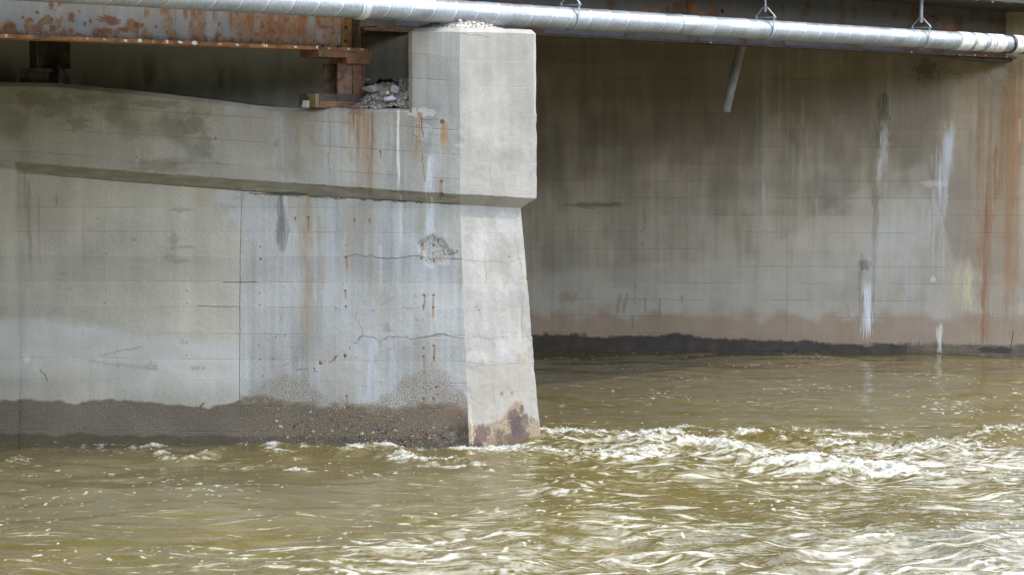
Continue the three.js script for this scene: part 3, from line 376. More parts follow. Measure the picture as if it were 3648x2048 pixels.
// ------------------------------------------------------------------ the pier
const deep = (px, py, z) => hit(px, py, V(0, 0, -z), V(0, 0, 1));
const capTop = longCurve([[-300, 290], [0, 293], [194, 296], [388, 313], [582, 334], [776, 357], [900, 375], [1000, 383], [1460, 386]]);
const lipY = longCurve([[-200, 556], [213, 586], [489, 610], [1000, 647], [1638, 690]]), bevY = longCurve([[-200, 594], [213, 628], [1000, 690], [1638, 728]]);
const T2 = hit(1855, 742, topL, FN), B2 = hit(1929, 1586, O, FN), C2 = hit(1912, 706, capC, FN);
const uvL = (p) => SL.uv(uOf(p), p.y), uvE = (p) => SE.uv(p.clone().sub(O).dot(FD), p.y);
const pier = thing('bridge_pier', 'pale concrete bridge pier with sunlit angled end standing in the river', 'pier');
{
  const uNL = uOf(hit(1453, 300, PP(0, -0.03, 0), NL)), U0 = -9.4, CH = 0.06;
  // knocked and worn upright corners: the same bite for both faces that meet there; e is the distance from the corner
  const bite = (p, e, dir) => { const k = Math.max(0, 0.4 * n3(p.x * 2.1, p.y * 2.7, p.z * 2.1) + 0.55 * n3(p.x * 6, p.y * 8, p.z * 6) - 0.10) * (1 - sstep(0, 0.09, e)); return p.addScaledVector(dir, -0.038 * k); };
  const cornerL = NL.clone().add(FN).normalize(), cornerR = FN.clone().add(FD).normalize();
  // shaft: long face with worn and broken-off places as real relief
  const relief = (u, y) => { const a = spallAt(u, y); let d = a * (0.035 + 0.012 * fbm(u * 14, y * 14, 3)); const e = sstep(-3.2, -2.6, u) * sstep(0.95, 0.2, y + 0.25 * fbm(u * 2, y * 2, 3)); d += e * (0.006 + 0.014 * Math.max(0, fbm(u * 9, y * 9, 4))); return d; };
  const shaft = sheet((s, t) => {
    const s1 = Math.pow(s, 0.8), uu = mix(U0, 0, s1), y = mix(-1, bevY(uu), t), k = y / SOFFIT, u = mix(U0, uT * k, s1);
    const r = relief(u, y) * (1 - sstep(-0.05, 0, u - uT * k));
    const p = PP(u, BATTER * k + r, y); return chip(y > 0 ? bite(p, uT * k - u, cornerL) : p);
  }, 380, 170, uvL);
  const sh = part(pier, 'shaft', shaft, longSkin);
  const endShaft = sheet((s, t) => { const yL = mix(-1, topL.y, t), yR = mix(-1, T2.y, t); const a = O.clone().lerp(topL, yL / topL.y).setY(yL), b = B2.clone().lerp(T2, (yR - B2.y) / (T2.y - B2.y)).setY(yR); const p = a.lerp(b, s); if (yL > 0) { bite(p, s * 1.1, cornerL); bite(p, (1 - s) * 1.1, cornerR); } return chip(p); }, 60, 170, uvE);
  part(pier, 'end_face', endShaft, endSkin);
  // cap
  const front = sheet((s, t) => { const u = mix(U0, uC, s); const p = PP(u, -0.03, mix(lipY(u), capTop(u) - CH, t)); return chip(bite(p, uC - u + 0.2 * sstep(0.85, 1, t) + 0.2 * sstep(0.15, 0, t), cornerL)); }, 420, 50, uvL);
  const bevel = sheet((s, t) => { const u = mix(U0, uC, s), uu = mix(U0, uT, s), a = PP(u, -0.03, lipY(u)), b = PP(uu, BATTER * bevY(uu) / SOFFIT + 0.004, bevY(uu)); return chip(b.lerp(a, t)); }, 300, 6, (p) => SL.uv(uOf(p), p.y));
  const cham = sheet((s, t) => { const u = mix(U0, uNL + 0.02, s); return chip(PP(u, -0.03 + CH * t, capTop(u) - CH * (1 - t))); }, 240, 2, uvL);
  const ledge = sheet((s, t) => { const u = mix(U0, uC, s); return chip(PP(u, mix(0.03, 2.4, t), capTop(u))); }, 200, 20, (p) => SL.uv(uOf(p), p.y - 0.12 * wOf(p)));
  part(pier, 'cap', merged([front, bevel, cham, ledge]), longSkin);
  const yN = capTop(uC) - CH, cf = sheet((s, t) => { const a = V(capC.x, mix(lipY(uC), yN, t), capC.z), b = V(C2.x, mix(C2.y, yN, t), C2.z); const p = a.lerp(b, s), q = 0.2 * sstep(0.85, 1, t) + 0.2 * sstep(0.15, 0, t); bite(p, s * 1.2 + q, cornerL); bite(p, (1 - s) * 1.2 + q, cornerR); return chip(p); }, 60, 40, uvE);
  const cb = sheet((s, t) => { const a = capC.clone().lerp(C2, s), b = topL.clone().lerp(T2, s); a.y = mix(lipY(uC), C2.y, s); b.y = mix(bevY(uT), T2.y, s); return chip(b.lerp(a, t)); }, 36, 6, uvE);
  const back = Wd.clone().multiplyScalar(0.95).addScaledVector(U, -0.32);
  const third = sheet((s, t) => { const a = V(C2.x, mix(C2.y, yN, t), C2.z).addScaledVector(back, s); return chip(bite(a, s + 0.2 * sstep(0.85, 1, t) + 0.2 * sstep(0.15, 0, t), cornerR)); }, 30, 40, (p) => SE.uv(p.clone().sub(O).dot(FD) * 0.6, p.y));
  const third2 = sheet((s, t) => { const y = mix(-1, C2.y, t), a = B2.clone().lerp(T2, (y - B2.y) / (T2.y - B2.y)).setY(y).addScaledVector(back, s); return chip(y > 0 ? bite(a, s, cornerR) : a); }, 30, 60, (p) => SE.uv(p.clone().sub(O).dot(FD) * 0.6, p.y));
  part(pier, 'cap_end', merged([cf, cb]), endSkin);
  const R3 = C2.clone().add(back), far = sheet((s, t) => R3.clone().addScaledVector(U, -s * 11).setY(mix(-1, yN, t)), 2, 2, (p) => [p.x, p.y]);
  part(pier, 'rear_face', merged([third, third2, far]), dullConcrete);
  // upstand block on the end of the cap
  const q2 = (p) => new THREE.Vector2(p.x, p.z), yTop = hit(1640, 97, PP(0, -0.03, 0), NL).y;
  const c2a = C2.clone().addScaledVector(FD, -0.05), c2b = C2.clone().addScaledVector(back.clone().normalize(), 0.05);
  const plan = [PP(uNL, 1.5, 0), PP(uNL, 0.03, 0), PP(uNL + 0.06, -0.03, 0), PP(uC, -0.03, 0), c2a, c2b, R3].map(q2);
  const sides = prism(plan, yN, yTop, 0.065, (p, i) => i === 3 || i === 4 ? uvE(p) : SL.uv(uOf(p) + (i === 0 ? 0.3 * wOf(p) : 0), p.y));
  part(pier, 'end_block', merged([...sides[0], ...sides[1], ...sides[2]]), longSkin);
  part(pier, 'end_block_face', merged([...sides[3], ...sides[4]]), endSkin);
  part(pier, 'end_block_rear', merged([...sides[5], ...sides[6]]), dullConcrete);
  // shallow pilaster at the far left, flush with the cap
  const uP = onLong(62, 1000)[0];
  const pil = sheet((s, t) => { const y = mix(-1, lipY(uP) + 0.005, t); return chip(PP(uP - 0.012 * s, mix(BATTER * y / SOFFIT, -0.035, s), y)); }, 6, 60, (p) => SL.uv(uOf(p) + 0.9 * wOf(p), p.y));
  const pilF = sheet((s, t) => { const y = mix(-1, lipY(uP) + 0.005, t); return chip(PP(uP - 0.012 - s * 3, -0.035, y)); }, 20, 60, (p) => SL.uv(uOf(p), p.y));
  part(pier, 'pilaster', merged([pil, pilF]), longSkin);
  // seats behind: the wall at the back of the ledge and the block under the right-hand girder
  part(pier, 'back_wall', merged([sheet((s, t) => chip(PP(mix(-13, uNL, s), 1.9, mix(4.3, 7.15, t))), 60, 20, (p) => [uOf(p), p.y])]), paleConcrete);
  const uS = uOf(hit(1262, 300, PP(0, 1.25, 0), NL)), ySeat = hit(1340, 113, PP(0, 1.25, 0), NL).y;
  const seat = prism([PP(uS, 2.9, 0), PP(uS, 1.25, 0), PP(uNL + 0.9, 1.25, 0), PP(uNL + 0.9, 2.9, 0)].map(q2), 4.4, ySeat, 0.07, (p) => [uOf(p), p.y - 0.6 * wOf(p)]);
  part(pier, 'bearing_seat', merged(seat.flat()), dullConcrete);
}
// gravel laid bare at the foot of the pier
{
  const r = rng(77), cols = [[150, 96, 52], [176, 138, 78], [126, 66, 46], [92, 92, 98], [70, 72, 80], [188, 174, 146], [158, 150, 136], [112, 98, 78], [200, 190, 166]].map(([a, b, c]) => new THREE.Color(`rgb(${Math.round(a * 0.86)},${Math.round(b * 0.86)},${Math.round(c * 0.84)})`)), mats = cols.map((c) => new THREE.MeshPhysicalMaterial({ color: c, roughness: 0.62 })), geos = [1, 2, 3, 4].map((q) => pebble(q * 3.7));
  const shaftAt = (u, y) => PP(u, BATTER * y / SOFFIT + 0.009, y), M = new THREE.Matrix4(), Q = new THREE.Quaternion(), E = new THREE.Euler();
  const place = (x, y, size) => { const [u, v] = onLong(x, y); const p = shaftAt(u, v); E.set((r() - 0.5) * 0.5, 5 * -Math.PI / 180 + (r() - 0.5) * 0.5, r() * 6.3); Q.setFromEuler(E); return M.clone().compose(p, Q, V(size * (0.8 + 0.7 * r()), size * (0.6 + 0.4 * r()), size * (0.45 + 0.2 * r()))); };
  const spots = [[1106, 1468], [912, 1542], [1160, 1546], [1182, 1536], [1232, 1556], [1000, 1520], [990, 1535], [1012, 1548], [1048, 1518], [985, 1500], [1025, 1558], [1560, 1345], [1555, 1378], [1513, 1556], [1522, 1545], [1530, 1560], [1545, 1523], [1446, 1584], [1350, 1530], [1290, 1545], [1240, 1585], [1180, 1570], [1345, 1560], [1395, 1555], [1435, 1566], [1306, 1508], [1330, 1540], [1140, 1292], [1160, 1284], [1195, 1272], [1228, 1268], [1245, 1240], [1120, 1310], [1265, 1276]];
  for (let i = 0; i < 150; i++) { const x = 905 + r() * 690, y = 1600 - Math.pow(r(), 1.7) * 170; spots.push([x, y]); }
  spots.forEach(([x, y], i) => { const o = part(pier, 'pebble', geos[i % 4], mats[Math.floor(r() * 9)]); o.name = i ? 'pebble_' + String(i).padStart(3, '0') : 'pebble'; o.applyMatrix4(place(x, y, 0.012 + 0.016 * r() * r() + (i < 34 ? 0.008 : 0))); });
  const n = 2600, inst = new THREE.InstancedMesh(geos[1], new THREE.MeshPhysicalMaterial({ roughness: 0.65 }), n); inst.name = 'fine_gravel'; inst.userData.kind = 'stuff'; inst.castShadow = inst.receiveShadow = true;
  for (let i = 0; i < n; i++) { let x, y; do { x = 870 + r() * 790; y = 1605 - Math.pow(r(), 1.3) * 260; } while (fbm(x * 0.012, y * 0.012, 3) < -0.05 + (1605 - y) / 900); inst.setMatrixAt(i, place(x, y, 0.005 + 0.006 * r())); inst.setColorAt(i, cols[Math.floor(r() * 9)].clone().multiplyScalar(0.8)); }
  pier.add(inst);
}

// ------------------------------------------------------------------ far wall
{
  const w = thing('channel_wall', 'tall stained concrete wall across the channel behind the pier', 'wall');
  const PWl = (u, d, y) => OW.clone().addScaledVector(UW, u).addScaledVector(NW, -d).setY(y);
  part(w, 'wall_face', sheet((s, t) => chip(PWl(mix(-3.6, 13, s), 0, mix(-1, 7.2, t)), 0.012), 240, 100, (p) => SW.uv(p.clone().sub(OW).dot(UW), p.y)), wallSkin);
  part(w, 'wall_side', merged([sheet((s, t) => PWl(mix(-22, -3.6, s), 0, mix(-1, 7.2, t)), 2, 2, (p) => [p.x, p.y]), sheet((s, t) => PWl(mix(13, 24, s), 0, mix(-1, 7.2, t)), 2, 2, (p) => [p.x, p.y]), sheet((s, t) => PWl(mix(-22, 24, s), 3 * t, 7.2), 2, 2, (p) => [p.x, p.z]), sheet((s, t) => PWl(mix(-22, 24, s), 3, mix(-1, 7.2, t)), 2, 2, (p) => [p.x, p.y])]), dullConcrete);
}

// ------------------------------------------------------------------ steel: girders, bearings
const A0 = deep(1310, 184, 32.6), A1 = deep(2800, 168, 40.0);              // outer lower edge of the left and of the right girder's flange
const along = (A, s, n, y) => A.clone().addScaledVector(B, s).addScaledVector(N, n).setY(y);
const DECK = 7.125;
function webSkin(onWeb, s0, s1, y0, y1, W, H, base, paint) {
  const S = new Skin(W, H, s0, s1, y0, y1); S.g.fill(0.62);
  S.each((u, y, k) => { const a = fbm(u * 1.3, y * 1.6, 4), run = fbm(u * 5, y * 0.6, 3), f = n2(u * 30, y * 30), ff = n2(u * 80, y * 80); S.set(k, base); S.mul(k, 1 + 0.10 * a + 0.10 * run + 0.03 * f + 0.02 * ff); paint(S, u, y, k, f, ff); });
  return S;
}
const boltMat = rustTile([86, 54, 38], [50, 36, 30], [120, 78, 50], 12);
function bolt(parent, p, n, r = 0.02) { const g = new THREE.CylinderGeometry(r, r * 1.15, r * 1.1, 10, 1); g.applyQuaternion(new THREE.Quaternion().setFromUnitVectors(UP, n)); const c = new THREE.SphereGeometry(r * 0.9, 10, 6, 0, 6.2832, 0, 1.4); c.applyQuaternion(new THREE.Quaternion().setFromUnitVectors(UP, n)); c.translate(n.x * r * 0.4, n.y * r * 0.4, n.z * r * 0.4); const o = part(parent, 'bolt', merged([g, c]), boltMat); o.position.copy(p); return o; }
{
  const g = thing('steel_girder', 'rust blotched blue grey steel girder resting on the post at left', 'girder'), yb = A0.y, TH = 0.05, nW = -0.2, wp = along(A0, 0, nW, 0);
  const onWeb = (x, y) => { const p = hit(x, y, wp, N); return [p.clone().sub(wp).dot(B), p.y]; };
  const S = webSkin(onWeb, -8.6, 0, yb, DECK, 2048, 320, [152, 151, 150], (S, u, y, k, f, ff) => {
    const low = (y - yb), q = fbm(u * 2.2, y * 2.4 + 3, 5);
    S.over(k, [168, 152, 130], 0.5 * sstep(-0.1, 0.4, fbm(u * 2.2 + 7, y * 0.9, 4)));
    const right = sstep(-5.2, -1.0, u), rust = Math.max(sstep(0.22, 0.34, q + 0.26 * right * right), sstep(0.17, 0.04, low + 0.30 * fbm(u * 4.2, y * 2, 4)), 0.8 * sstep(0.0, 0.4, fbm(u * 3.4 + 60, y * 0.7, 4) + 0.62 * right - 0.22));
    S.over(k, [150, 112, 80], 0.85 * rust); S.over(k, [104, 72, 54], rust * 0.6 * sstep(0.05, 0.3, fbm(u * 11, y * 11, 3))); S.over(k, [160, 108, 62], rust * 0.5 * sstep(0.1, 0.35, fbm(u * 8 + 20, y * 3, 3)));
    const crud = sstep(0.16, 0.06, low + 0.08 * fbm(u * 9, y * 9, 3)); S.over(k, [74, 62, 60], 0.75 * crud * (0.6 + 0.5 * f)); S.b[k] += 0.004 * rust * fbm(u * 24, y * 24, 3) + 0.012 * crud * n2(u * 34, y * 34) + 0.0006 * f; S.g[k] = mix(0.5, 0.9, rust);
  });
  const RU = [138, 92, 60], RD = [112, 74, 52], m = 1 / 250, at = onWeb;
  for (const [x, y, a, b] of [[252, 62, 16, 20], [250, 110, 14, 10], [385, 68, 46, 14], [400, 80, 30, 10], [320, 74, 8, 9], [180, 14, 14, 20], [210, 8, 8, 12], [130, 44, 9, 7], [80, 62, 6, 7], [105, 70, 14, 7], [182, 68, 6, 8], [282, 40, 4, 6], [505, 90, 8, 10], [592, 114, 6, 7], [555, 95, 8, 6], [40, 92, 20, 14], [130, 100, 30, 16], [185, 100, 18, 16], [730, 84, 6, 6], [780, 86, 8, 10], [1185, 118, 8, 8], [1204, 20, 8, 20], [300, 84, 8, 10], [370, 110, 50, 12], [440, 106, 26, 10]]) { const p = at(x, y); S.blob(p[0], p[1], a * m, b * m, RU, 0.95, { rag: 0.8, bump: 0.003 }); S.blob(p[0], p[1], a * m * 0.6, b * m * 0.6, RD, 0.6, { rag: 0.9 }); }
  for (const [x, y0, y1, w] of [[624, 20, 120, 9], [820, 20, 130, 12], [520, 30, 70, 14], [580, 20, 60, 20], [660, 24, 80, 14], [690, 24, 70, 22], [760, 26, 90, 16], [900, 40, 150, 30], [1000, 40, 160, 34], [1080, 45, 165, 30], [960, 40, 160, 20], [1130, 50, 120, 16]]) { const p = at(x, y0), q = at(x, y1); S.streak(p[0], p[1], q[1], w * m, [140, 90, 54], 0.85, { tip: 0.5 }); }
  for (const [x, y0, y1] of [[700, 80, 100], [742, 88, 106], [770, 82, 104], [785, 84, 110]]) { const p = at(x, y0), q = at(x, y1); S.streak(p[0], p[1], q[1], 3 * m, [206, 196, 160], 0.8, { lean: -0.02 }); }
  part(g, 'web', sheet((s, t) => along(A0, mix(-15, -0.05, s), nW, mix(yb + TH, DECK, t)), 60, 8, (p) => S.uv(p.clone().sub(wp).dot(B), p.y)), S.material({ more: { specularIntensity: 0.7 } }));
  // flange: corroded edge with lime drips that run over it
  const FS = new Skin(2048, 64, -8.6, 0.2, 0, 0.3); FS.each((u, y, k) => { const a = fbm(u * 2, y * 6, 4), f = n2(u * 40, y * 40); FS.set(k, [146, 104, 68]); FS.mul(k, 1 + 0.3 * a + 0.15 * f); FS.over(k, [84, 62, 54], 0.6 * sstep(0, 0.3, fbm(u * 5 + 9, y * 5, 4))); FS.over(k, [190, 128, 66], 0.5 * sstep(0.05, 0.3, fbm(u * 4 + 50, y * 3, 3))); FS.b[k] = 0.006 * a + 0.003 * f; });
  const flange = [sheet((s, t) => chip(along(A0, mix(-15, 0, s), 0, yb + TH * t), 0.004), 260, 3, (p, s, t) => FS.uv(mix(-15, 0, s), 0.02 + 0.05 * t))];
  const fl = part(g, 'bottom_flange', merged([...flange, sheet((s, t) => chip(along(A0, mix(-15, 0, s), -0.4 * t, yb + 0.006 * n2(s * 90, 3) * (1 - t)), 0.004), 200, 4, (p, s, t) => FS.uv(mix(-15, 0, s), 0.1 + 0.2 * t)), sheet((s, t) => chip(along(A0, mix(-15, 0, s), -0.4 * t, yb + TH), 0.004), 200, 4, (p, s, t) => FS.uv(mix(-15, 0, s), 0.1 + 0.2 * t)), sheet((s, t) => chip(along(A0, 0, -0.4 * s, yb + TH * t), 0.004), 10, 2, (p, s, t) => FS.uv(-0.4 * s, 0.1 + TH * t))]), FS.material());
  const lime = new THREE.MeshPhysicalMaterial({ color: new THREE.Color(0.78, 0.75, 0.66), roughness: 0.8 }), limeTan = new THREE.MeshPhysicalMaterial({ color: new THREE.Color(0.55, 0.42, 0.28), roughness: 0.85 }), r = rng(5);
  for (const [x, w] of [[20, 14], [310, 8], [368, 12], [446, 13], [494, 14], [545, 5], [592, 8], [640, 13], [690, 16], [784, 14], [845, 9], [940, 12], [948, 8], [940, 22], [1050, 14], [1130, 10], [1170, 9], [1240, 8], [1288, 14]]) {
    const s = hit(x, 160, along(A0, 0, 0, 0), N).sub(A0).dot(B), q = rock(300 + x, w * 0.0034, 0.018 + 0.016 * r(), 0.009, 0.4); const o = part(g, 'lime_crust', q, r() < 0.5 ? lime : limeTan); o.position.copy(along(A0, s, 0.0, yb + TH * 0.6)); o.rotation.y = Math.PI / 2 - BA;
  }
  // end stiffener: an angle, one leg on the web, the other standing out to the flange edge
  const sA = at(1249, 120)[0], e3 = N, ochre = rustTile([142, 104, 56], [104, 74, 46], [168, 132, 78], 4), dk = rustTile([92, 78, 56], [60, 46, 36], [120, 84, 54], 21);
  part(g, 'stiffener_leg', bar(along(A0, sA - 0.10, nW + 0.012, (yb + TH + DECK) / 2), B, UP, N, 0.2, DECK - yb - TH - 0.004, 0.018), ochre);
  part(g, 'stiffener_plate', bar(along(A0, sA + 0.008, nW + 0.1, (yb + TH + DECK) / 2), B, UP, N, 0.018, DECK - yb - TH - 0.004, 0.19), dk);
  for (const [x, y] of [[1231, 97], [1230, 146], [1231, 48], [1231, 0]]) { const p = hit(x, y, along(A0, 0, nW + 0.024, 0), N); bolt(g, p, N, 0.026); }
}
{
  const g = thing('steel_girder', 'dark grey steel girder with rust patches behind the pipe at right', 'girder'), yb = A1.y, TH = 0.04, nW = -0.17, wp = along(A1, 0, nW, 0), s0 = hit(1436, 100, along(A1, 0, 0, 0), N).sub(A1).dot(B), s1 = 9.2;
  const onWeb = (x, y) => { const p = hit(x, y, wp, N); return [p.clone().sub(wp).dot(B), p.y]; };
  const S = webSkin(onWeb, s0, s1, yb, DECK, 2048, 192, [92, 92, 94], (S, u, y, k, f, ff) => {
    const q = fbm(u * 1.7 + 5, y * 2 + 13, 5), R = sstep(2.5, 6.5, u), rust = sstep(0.10, 0.26, q + 0.16 * R - 0.04); S.over(k, [112, 78, 56], 0.8 * rust * (0.7 + 0.4 * f)); S.over(k, [70, 56, 50], rust * 0.6 * sstep(0, 0.3, fbm(u * 9, y * 9, 3))); S.over(k, [84, 72, 64], 0.5 * R); S.b[k] += 0.003 * rust * f; S.g[k] = mix(0.55, 0.9, rust);
  });
  for (const [x, y, a, b] of [[2340, 36, 30, 18], [2470, 26, 26, 22], [2535, 30, 20, 18], [2300, 34, 20, 14], [2500, 44, 30, 12], [2620, 20, 14, 20], [2370, 18, 8, 12], [3160, 94, 20, 20], [3390, 98, 50, 20], [3350, 92, 18, 16], [3450, 118, 14, 14], [3080, 78, 8, 14], [2260, 40, 14, 12], [3600, 118, 10, 14]]) { const p = onWeb(x, y); S.blob(p[0], p[1], a / 200, b / 200, [134, 88, 56], 0.75, { rag: 1.0 }); S.blob(p[0], p[1], a / 330, b / 330, [152, 96, 50], 0.7, { rag: 1.0 }); }
  part(g, 'web', sheet((s, t) => along(A1, mix(s0, s1, s), nW, mix(yb + TH, DECK, t)), 60, 8, (p) => S.uv(p.clone().sub(wp).dot(B), p.y)), S.material({ more: { specularIntensity: 0.7 } }));
  const L = s1 - s0; part(g, 'bottom_flange', bar(along(A1, (s0 + s1) / 2, -0.17, yb + TH / 2), B, UP, N, L, TH, 0.34, 0.15, 0.004), darkSteel);
  for (const [x, y] of [[2573, 40], [2573, 66]]) bolt(g, hit(x, y, along(A1, 0, nW, 0), N), N, 0.028);
  const lime = new THREE.MeshPhysicalMaterial({ color: new THREE.Color(0.74, 0.70, 0.6), roughness: 0.8 });
  for (const [x, w] of [[3422, 16], [3476, 14], [3515, 12], [3588, 22], [3250, 8], [2532, 8]]) { const s = hit(x, 195, along(A1, 0, 0, 0), N).sub(A1).dot(B), q = rock(x, w * 0.0045, 0.022, 0.010, 0.4); const o = part(g, 'lime_crust', q, lime); o.position.copy(along(A1, s, 0.002, yb + 0.02)); o.rotation.y = Math.PI / 2 - BA; }
  const rr = rustTile([140, 84, 46], [96, 60, 42], [178, 112, 56], 51), sR = hit(3330, 195, along(A1, 0, 0, 0), N).sub(A1).dot(B);
  part(g, 'flange_edge_strip', bar(along(A1, (sR + s1) / 2, 0.004, yb + 0.014), B, UP, N, s1 - sR, 0.022, 0.01, 0.1, 0.003), rr);
  const wedge = (x0, x1, x2, d) => { const [a, b, c] = [x0, x1, x2].map((x) => hit(x, 200, along(A1, 0, -0.05, 0), N).sub(A1).dot(B)); const sh = new THREE.Shape([new THREE.Vector2(a, 0), new THREE.Vector2(b, -d), new THREE.Vector2(c, 0)]); const q = new THREE.ExtrudeGeometry(sh, { depth: 0.25, bevelEnabled: false }); q.applyMatrix4(new THREE.Matrix4().makeBasis(B, UP, N)); q.translate(A1.x - N.x * 0.32, yb - 0.001, A1.z - N.z * 0.32); part(g, 'dark_wedge', q, darkSteel); };
  wedge(3300, 3585, 3648, 0.10); wedge(2440, 2575, 2640, 0.05);  // dark wedges added to stand for the shaded patches under the flange
  // sole plates at its near end, on the bearing seat
  const sp = hit(1290, 104, along(A1, 0, 0.0, 0), N).sub(A1).dot(B), sq = hit(1560, 90, along(A1, 0, 0, 0), N).sub(A1).dot(B);
  part(g, 'sole_plate', bar(along(A1, (sp + sq) / 2, -0.15, yb - 0.035), B, UP, N, sq - sp, 0.045, 0.42, 0.1, 0.004), rustMat);
  part(g, 'sole_plate', bar(along(A1, (sp + sq) / 2 + 0.25, -0.15, yb - 0.008 + 0.012), B, UP, N, sq - sp, 0.028, 0.38, 0.1, 0.004), rustMat);
}
{
  const g = thing('bearing_post', 'short rusty steel post holding the girder end on the pier ledge', 'post', null), f = (s, n, y, a, b, c, m, name) => part(g, name, bar(along(A0, s, n, y), B, UP, N, a, b, c, 0.06, 0.004), m);
  const yT = hit(1280, 228, along(A0, 0, -0.05, 0), N).y, yB = hit(1250, 335, along(A0, 0, -0.05, 0), N).y, yL = capTop(-1.8) + 0.002, brown = rustTile([122, 96, 78], [84, 62, 52], [156, 130, 108], 71);
  f(-0.475, -0.17, A0.y - 0.052, 1.05, 0.10, 0.42, rustMat, 'cap_plate'); for (const q of [-0.9, -0.6, -0.3, -0.05]) { bolt(g, along(A0, q, 0.02, A0.y + 0.056), UP, 0.02).name = 'bolt'; } f(-0.215, -0.15, (A0.y - 0.102 + yT) / 2, 0.47, A0.y - 0.102 - yT, 0.36, flangeRust, 'shim_plate');
  f(-0.315, -0.062, (yT + yB) / 2, 0.47, yT - yB, 0.028, brown, 'flange'); f(-0.315, -0.362, (yT + yB) / 2, 0.47, yT - yB, 0.028, brown, 'flange'); f(-0.30, -0.212, (yT + yB) / 2, 0.022, yT - yB, 0.27, darkSteel, 'column_web'); f(-0.18, -0.036, (yT + yB) / 2, 0.2, yT - yB - 0.004, 0.02, rustMat, 'cover_strip'); f(-0.085, -0.03, (yT + yB) / 2, 0.03, yT - yB - 0.006, 0.06, brown, 'edge_bar');
  f(-0.5, -0.07, (yB + (yB + yL) / 2) / 2 + 0.002, 0.98, (yB - yL) / 2 - 0.004, 0.16, darkSteel, 'base_bar'); f(-0.5, -0.06, (yL + (yB + yL) / 2) / 2, 0.98, (yB - yL) / 2 - 0.002, 0.18, rustMat, 'base_bar'); f(-0.5, -0.36, (yB + yL) / 2, 0.94, yB - yL - 0.002, 0.18, darkSteel, 'base_bar');
  const blk = thing('timber_block', 'yellowish wooden block against the left end of the post base', 'block'); part(blk, 'wood', bar(along(A0, -1.02, -0.05, (yB + yL) / 2), B, UP, N, 0.06, yB - yL - 0.01, 0.14, 0.03, 0.006), tile(256, 1, (S, u, v, k) => { S.set(k, [136, 120, 84]); S.mul(k, 1 + 0.2 * n2(u * 40, v * 4) + 0.15 * fbm(u * 6, v * 6)); S.b[k] = 0.003 * n2(u * 40, v * 5); }));
  const cb = thing('concrete_block', 'small pale concrete block on the ledge left of the post', 'block'); part(cb, 'block', bar(along(A0, -1.2, -0.02, yL + 0.05), U.clone().applyAxisAngle(UP, 0.2), UP, Wd.clone().applyAxisAngle(UP, 0.2), 0.10, 0.10, 0.13, 0.025, 0.016), tile(256, 1, (S, u, v, k) => { const a = fbm(u * 6, v * 6); S.set(k, [160, 155, 144]); S.mul(k, 1 + 0.3 * a + 0.08 * n2(u * 50, v * 50)); S.b[k] = 0.006 * a; }));
  // second bearing, deep in the shade at the far left
  const g2 = thing('bearing_post', 'dark steel bearing post in deep shade at the far left', 'post'), c = deep(60, 260, 31.6), y2 = capTop(uOf(c)) + 0.002, h = (s, n, y, a, b, d, name) => part(g2, name, bar(c.clone().addScaledVector(U, s).addScaledVector(Wd, n).setY(y), U, UP, Wd, a, b, d, 0.08, 0.004), darkSteel);
  h(-0.05, 1.2, y2 + 0.075, 0.44, 0.15, 0.5, 'base_plate'); h(-0.02, 1.2, y2 + 0.185, 0.5, 0.06, 0.6, 'rocker_plate'); h(0.05, 1.42, y2 + 0.5, 0.62, 0.56, 0.03, 'flange'); h(0.05, 1.1, y2 + 0.5, 0.03, 0.56, 0.6, 'column_web');
  const br = rock(3, 0.07, 0.20, 0.05); br.rotateZ(0.55); const o = part(g2, 'loose_bracket', br, darkSteel); o.position.copy(c.clone().addScaledVector(U, 0.38).addScaledVector(Wd, 0.95).setY(y2 + 0.13));
}

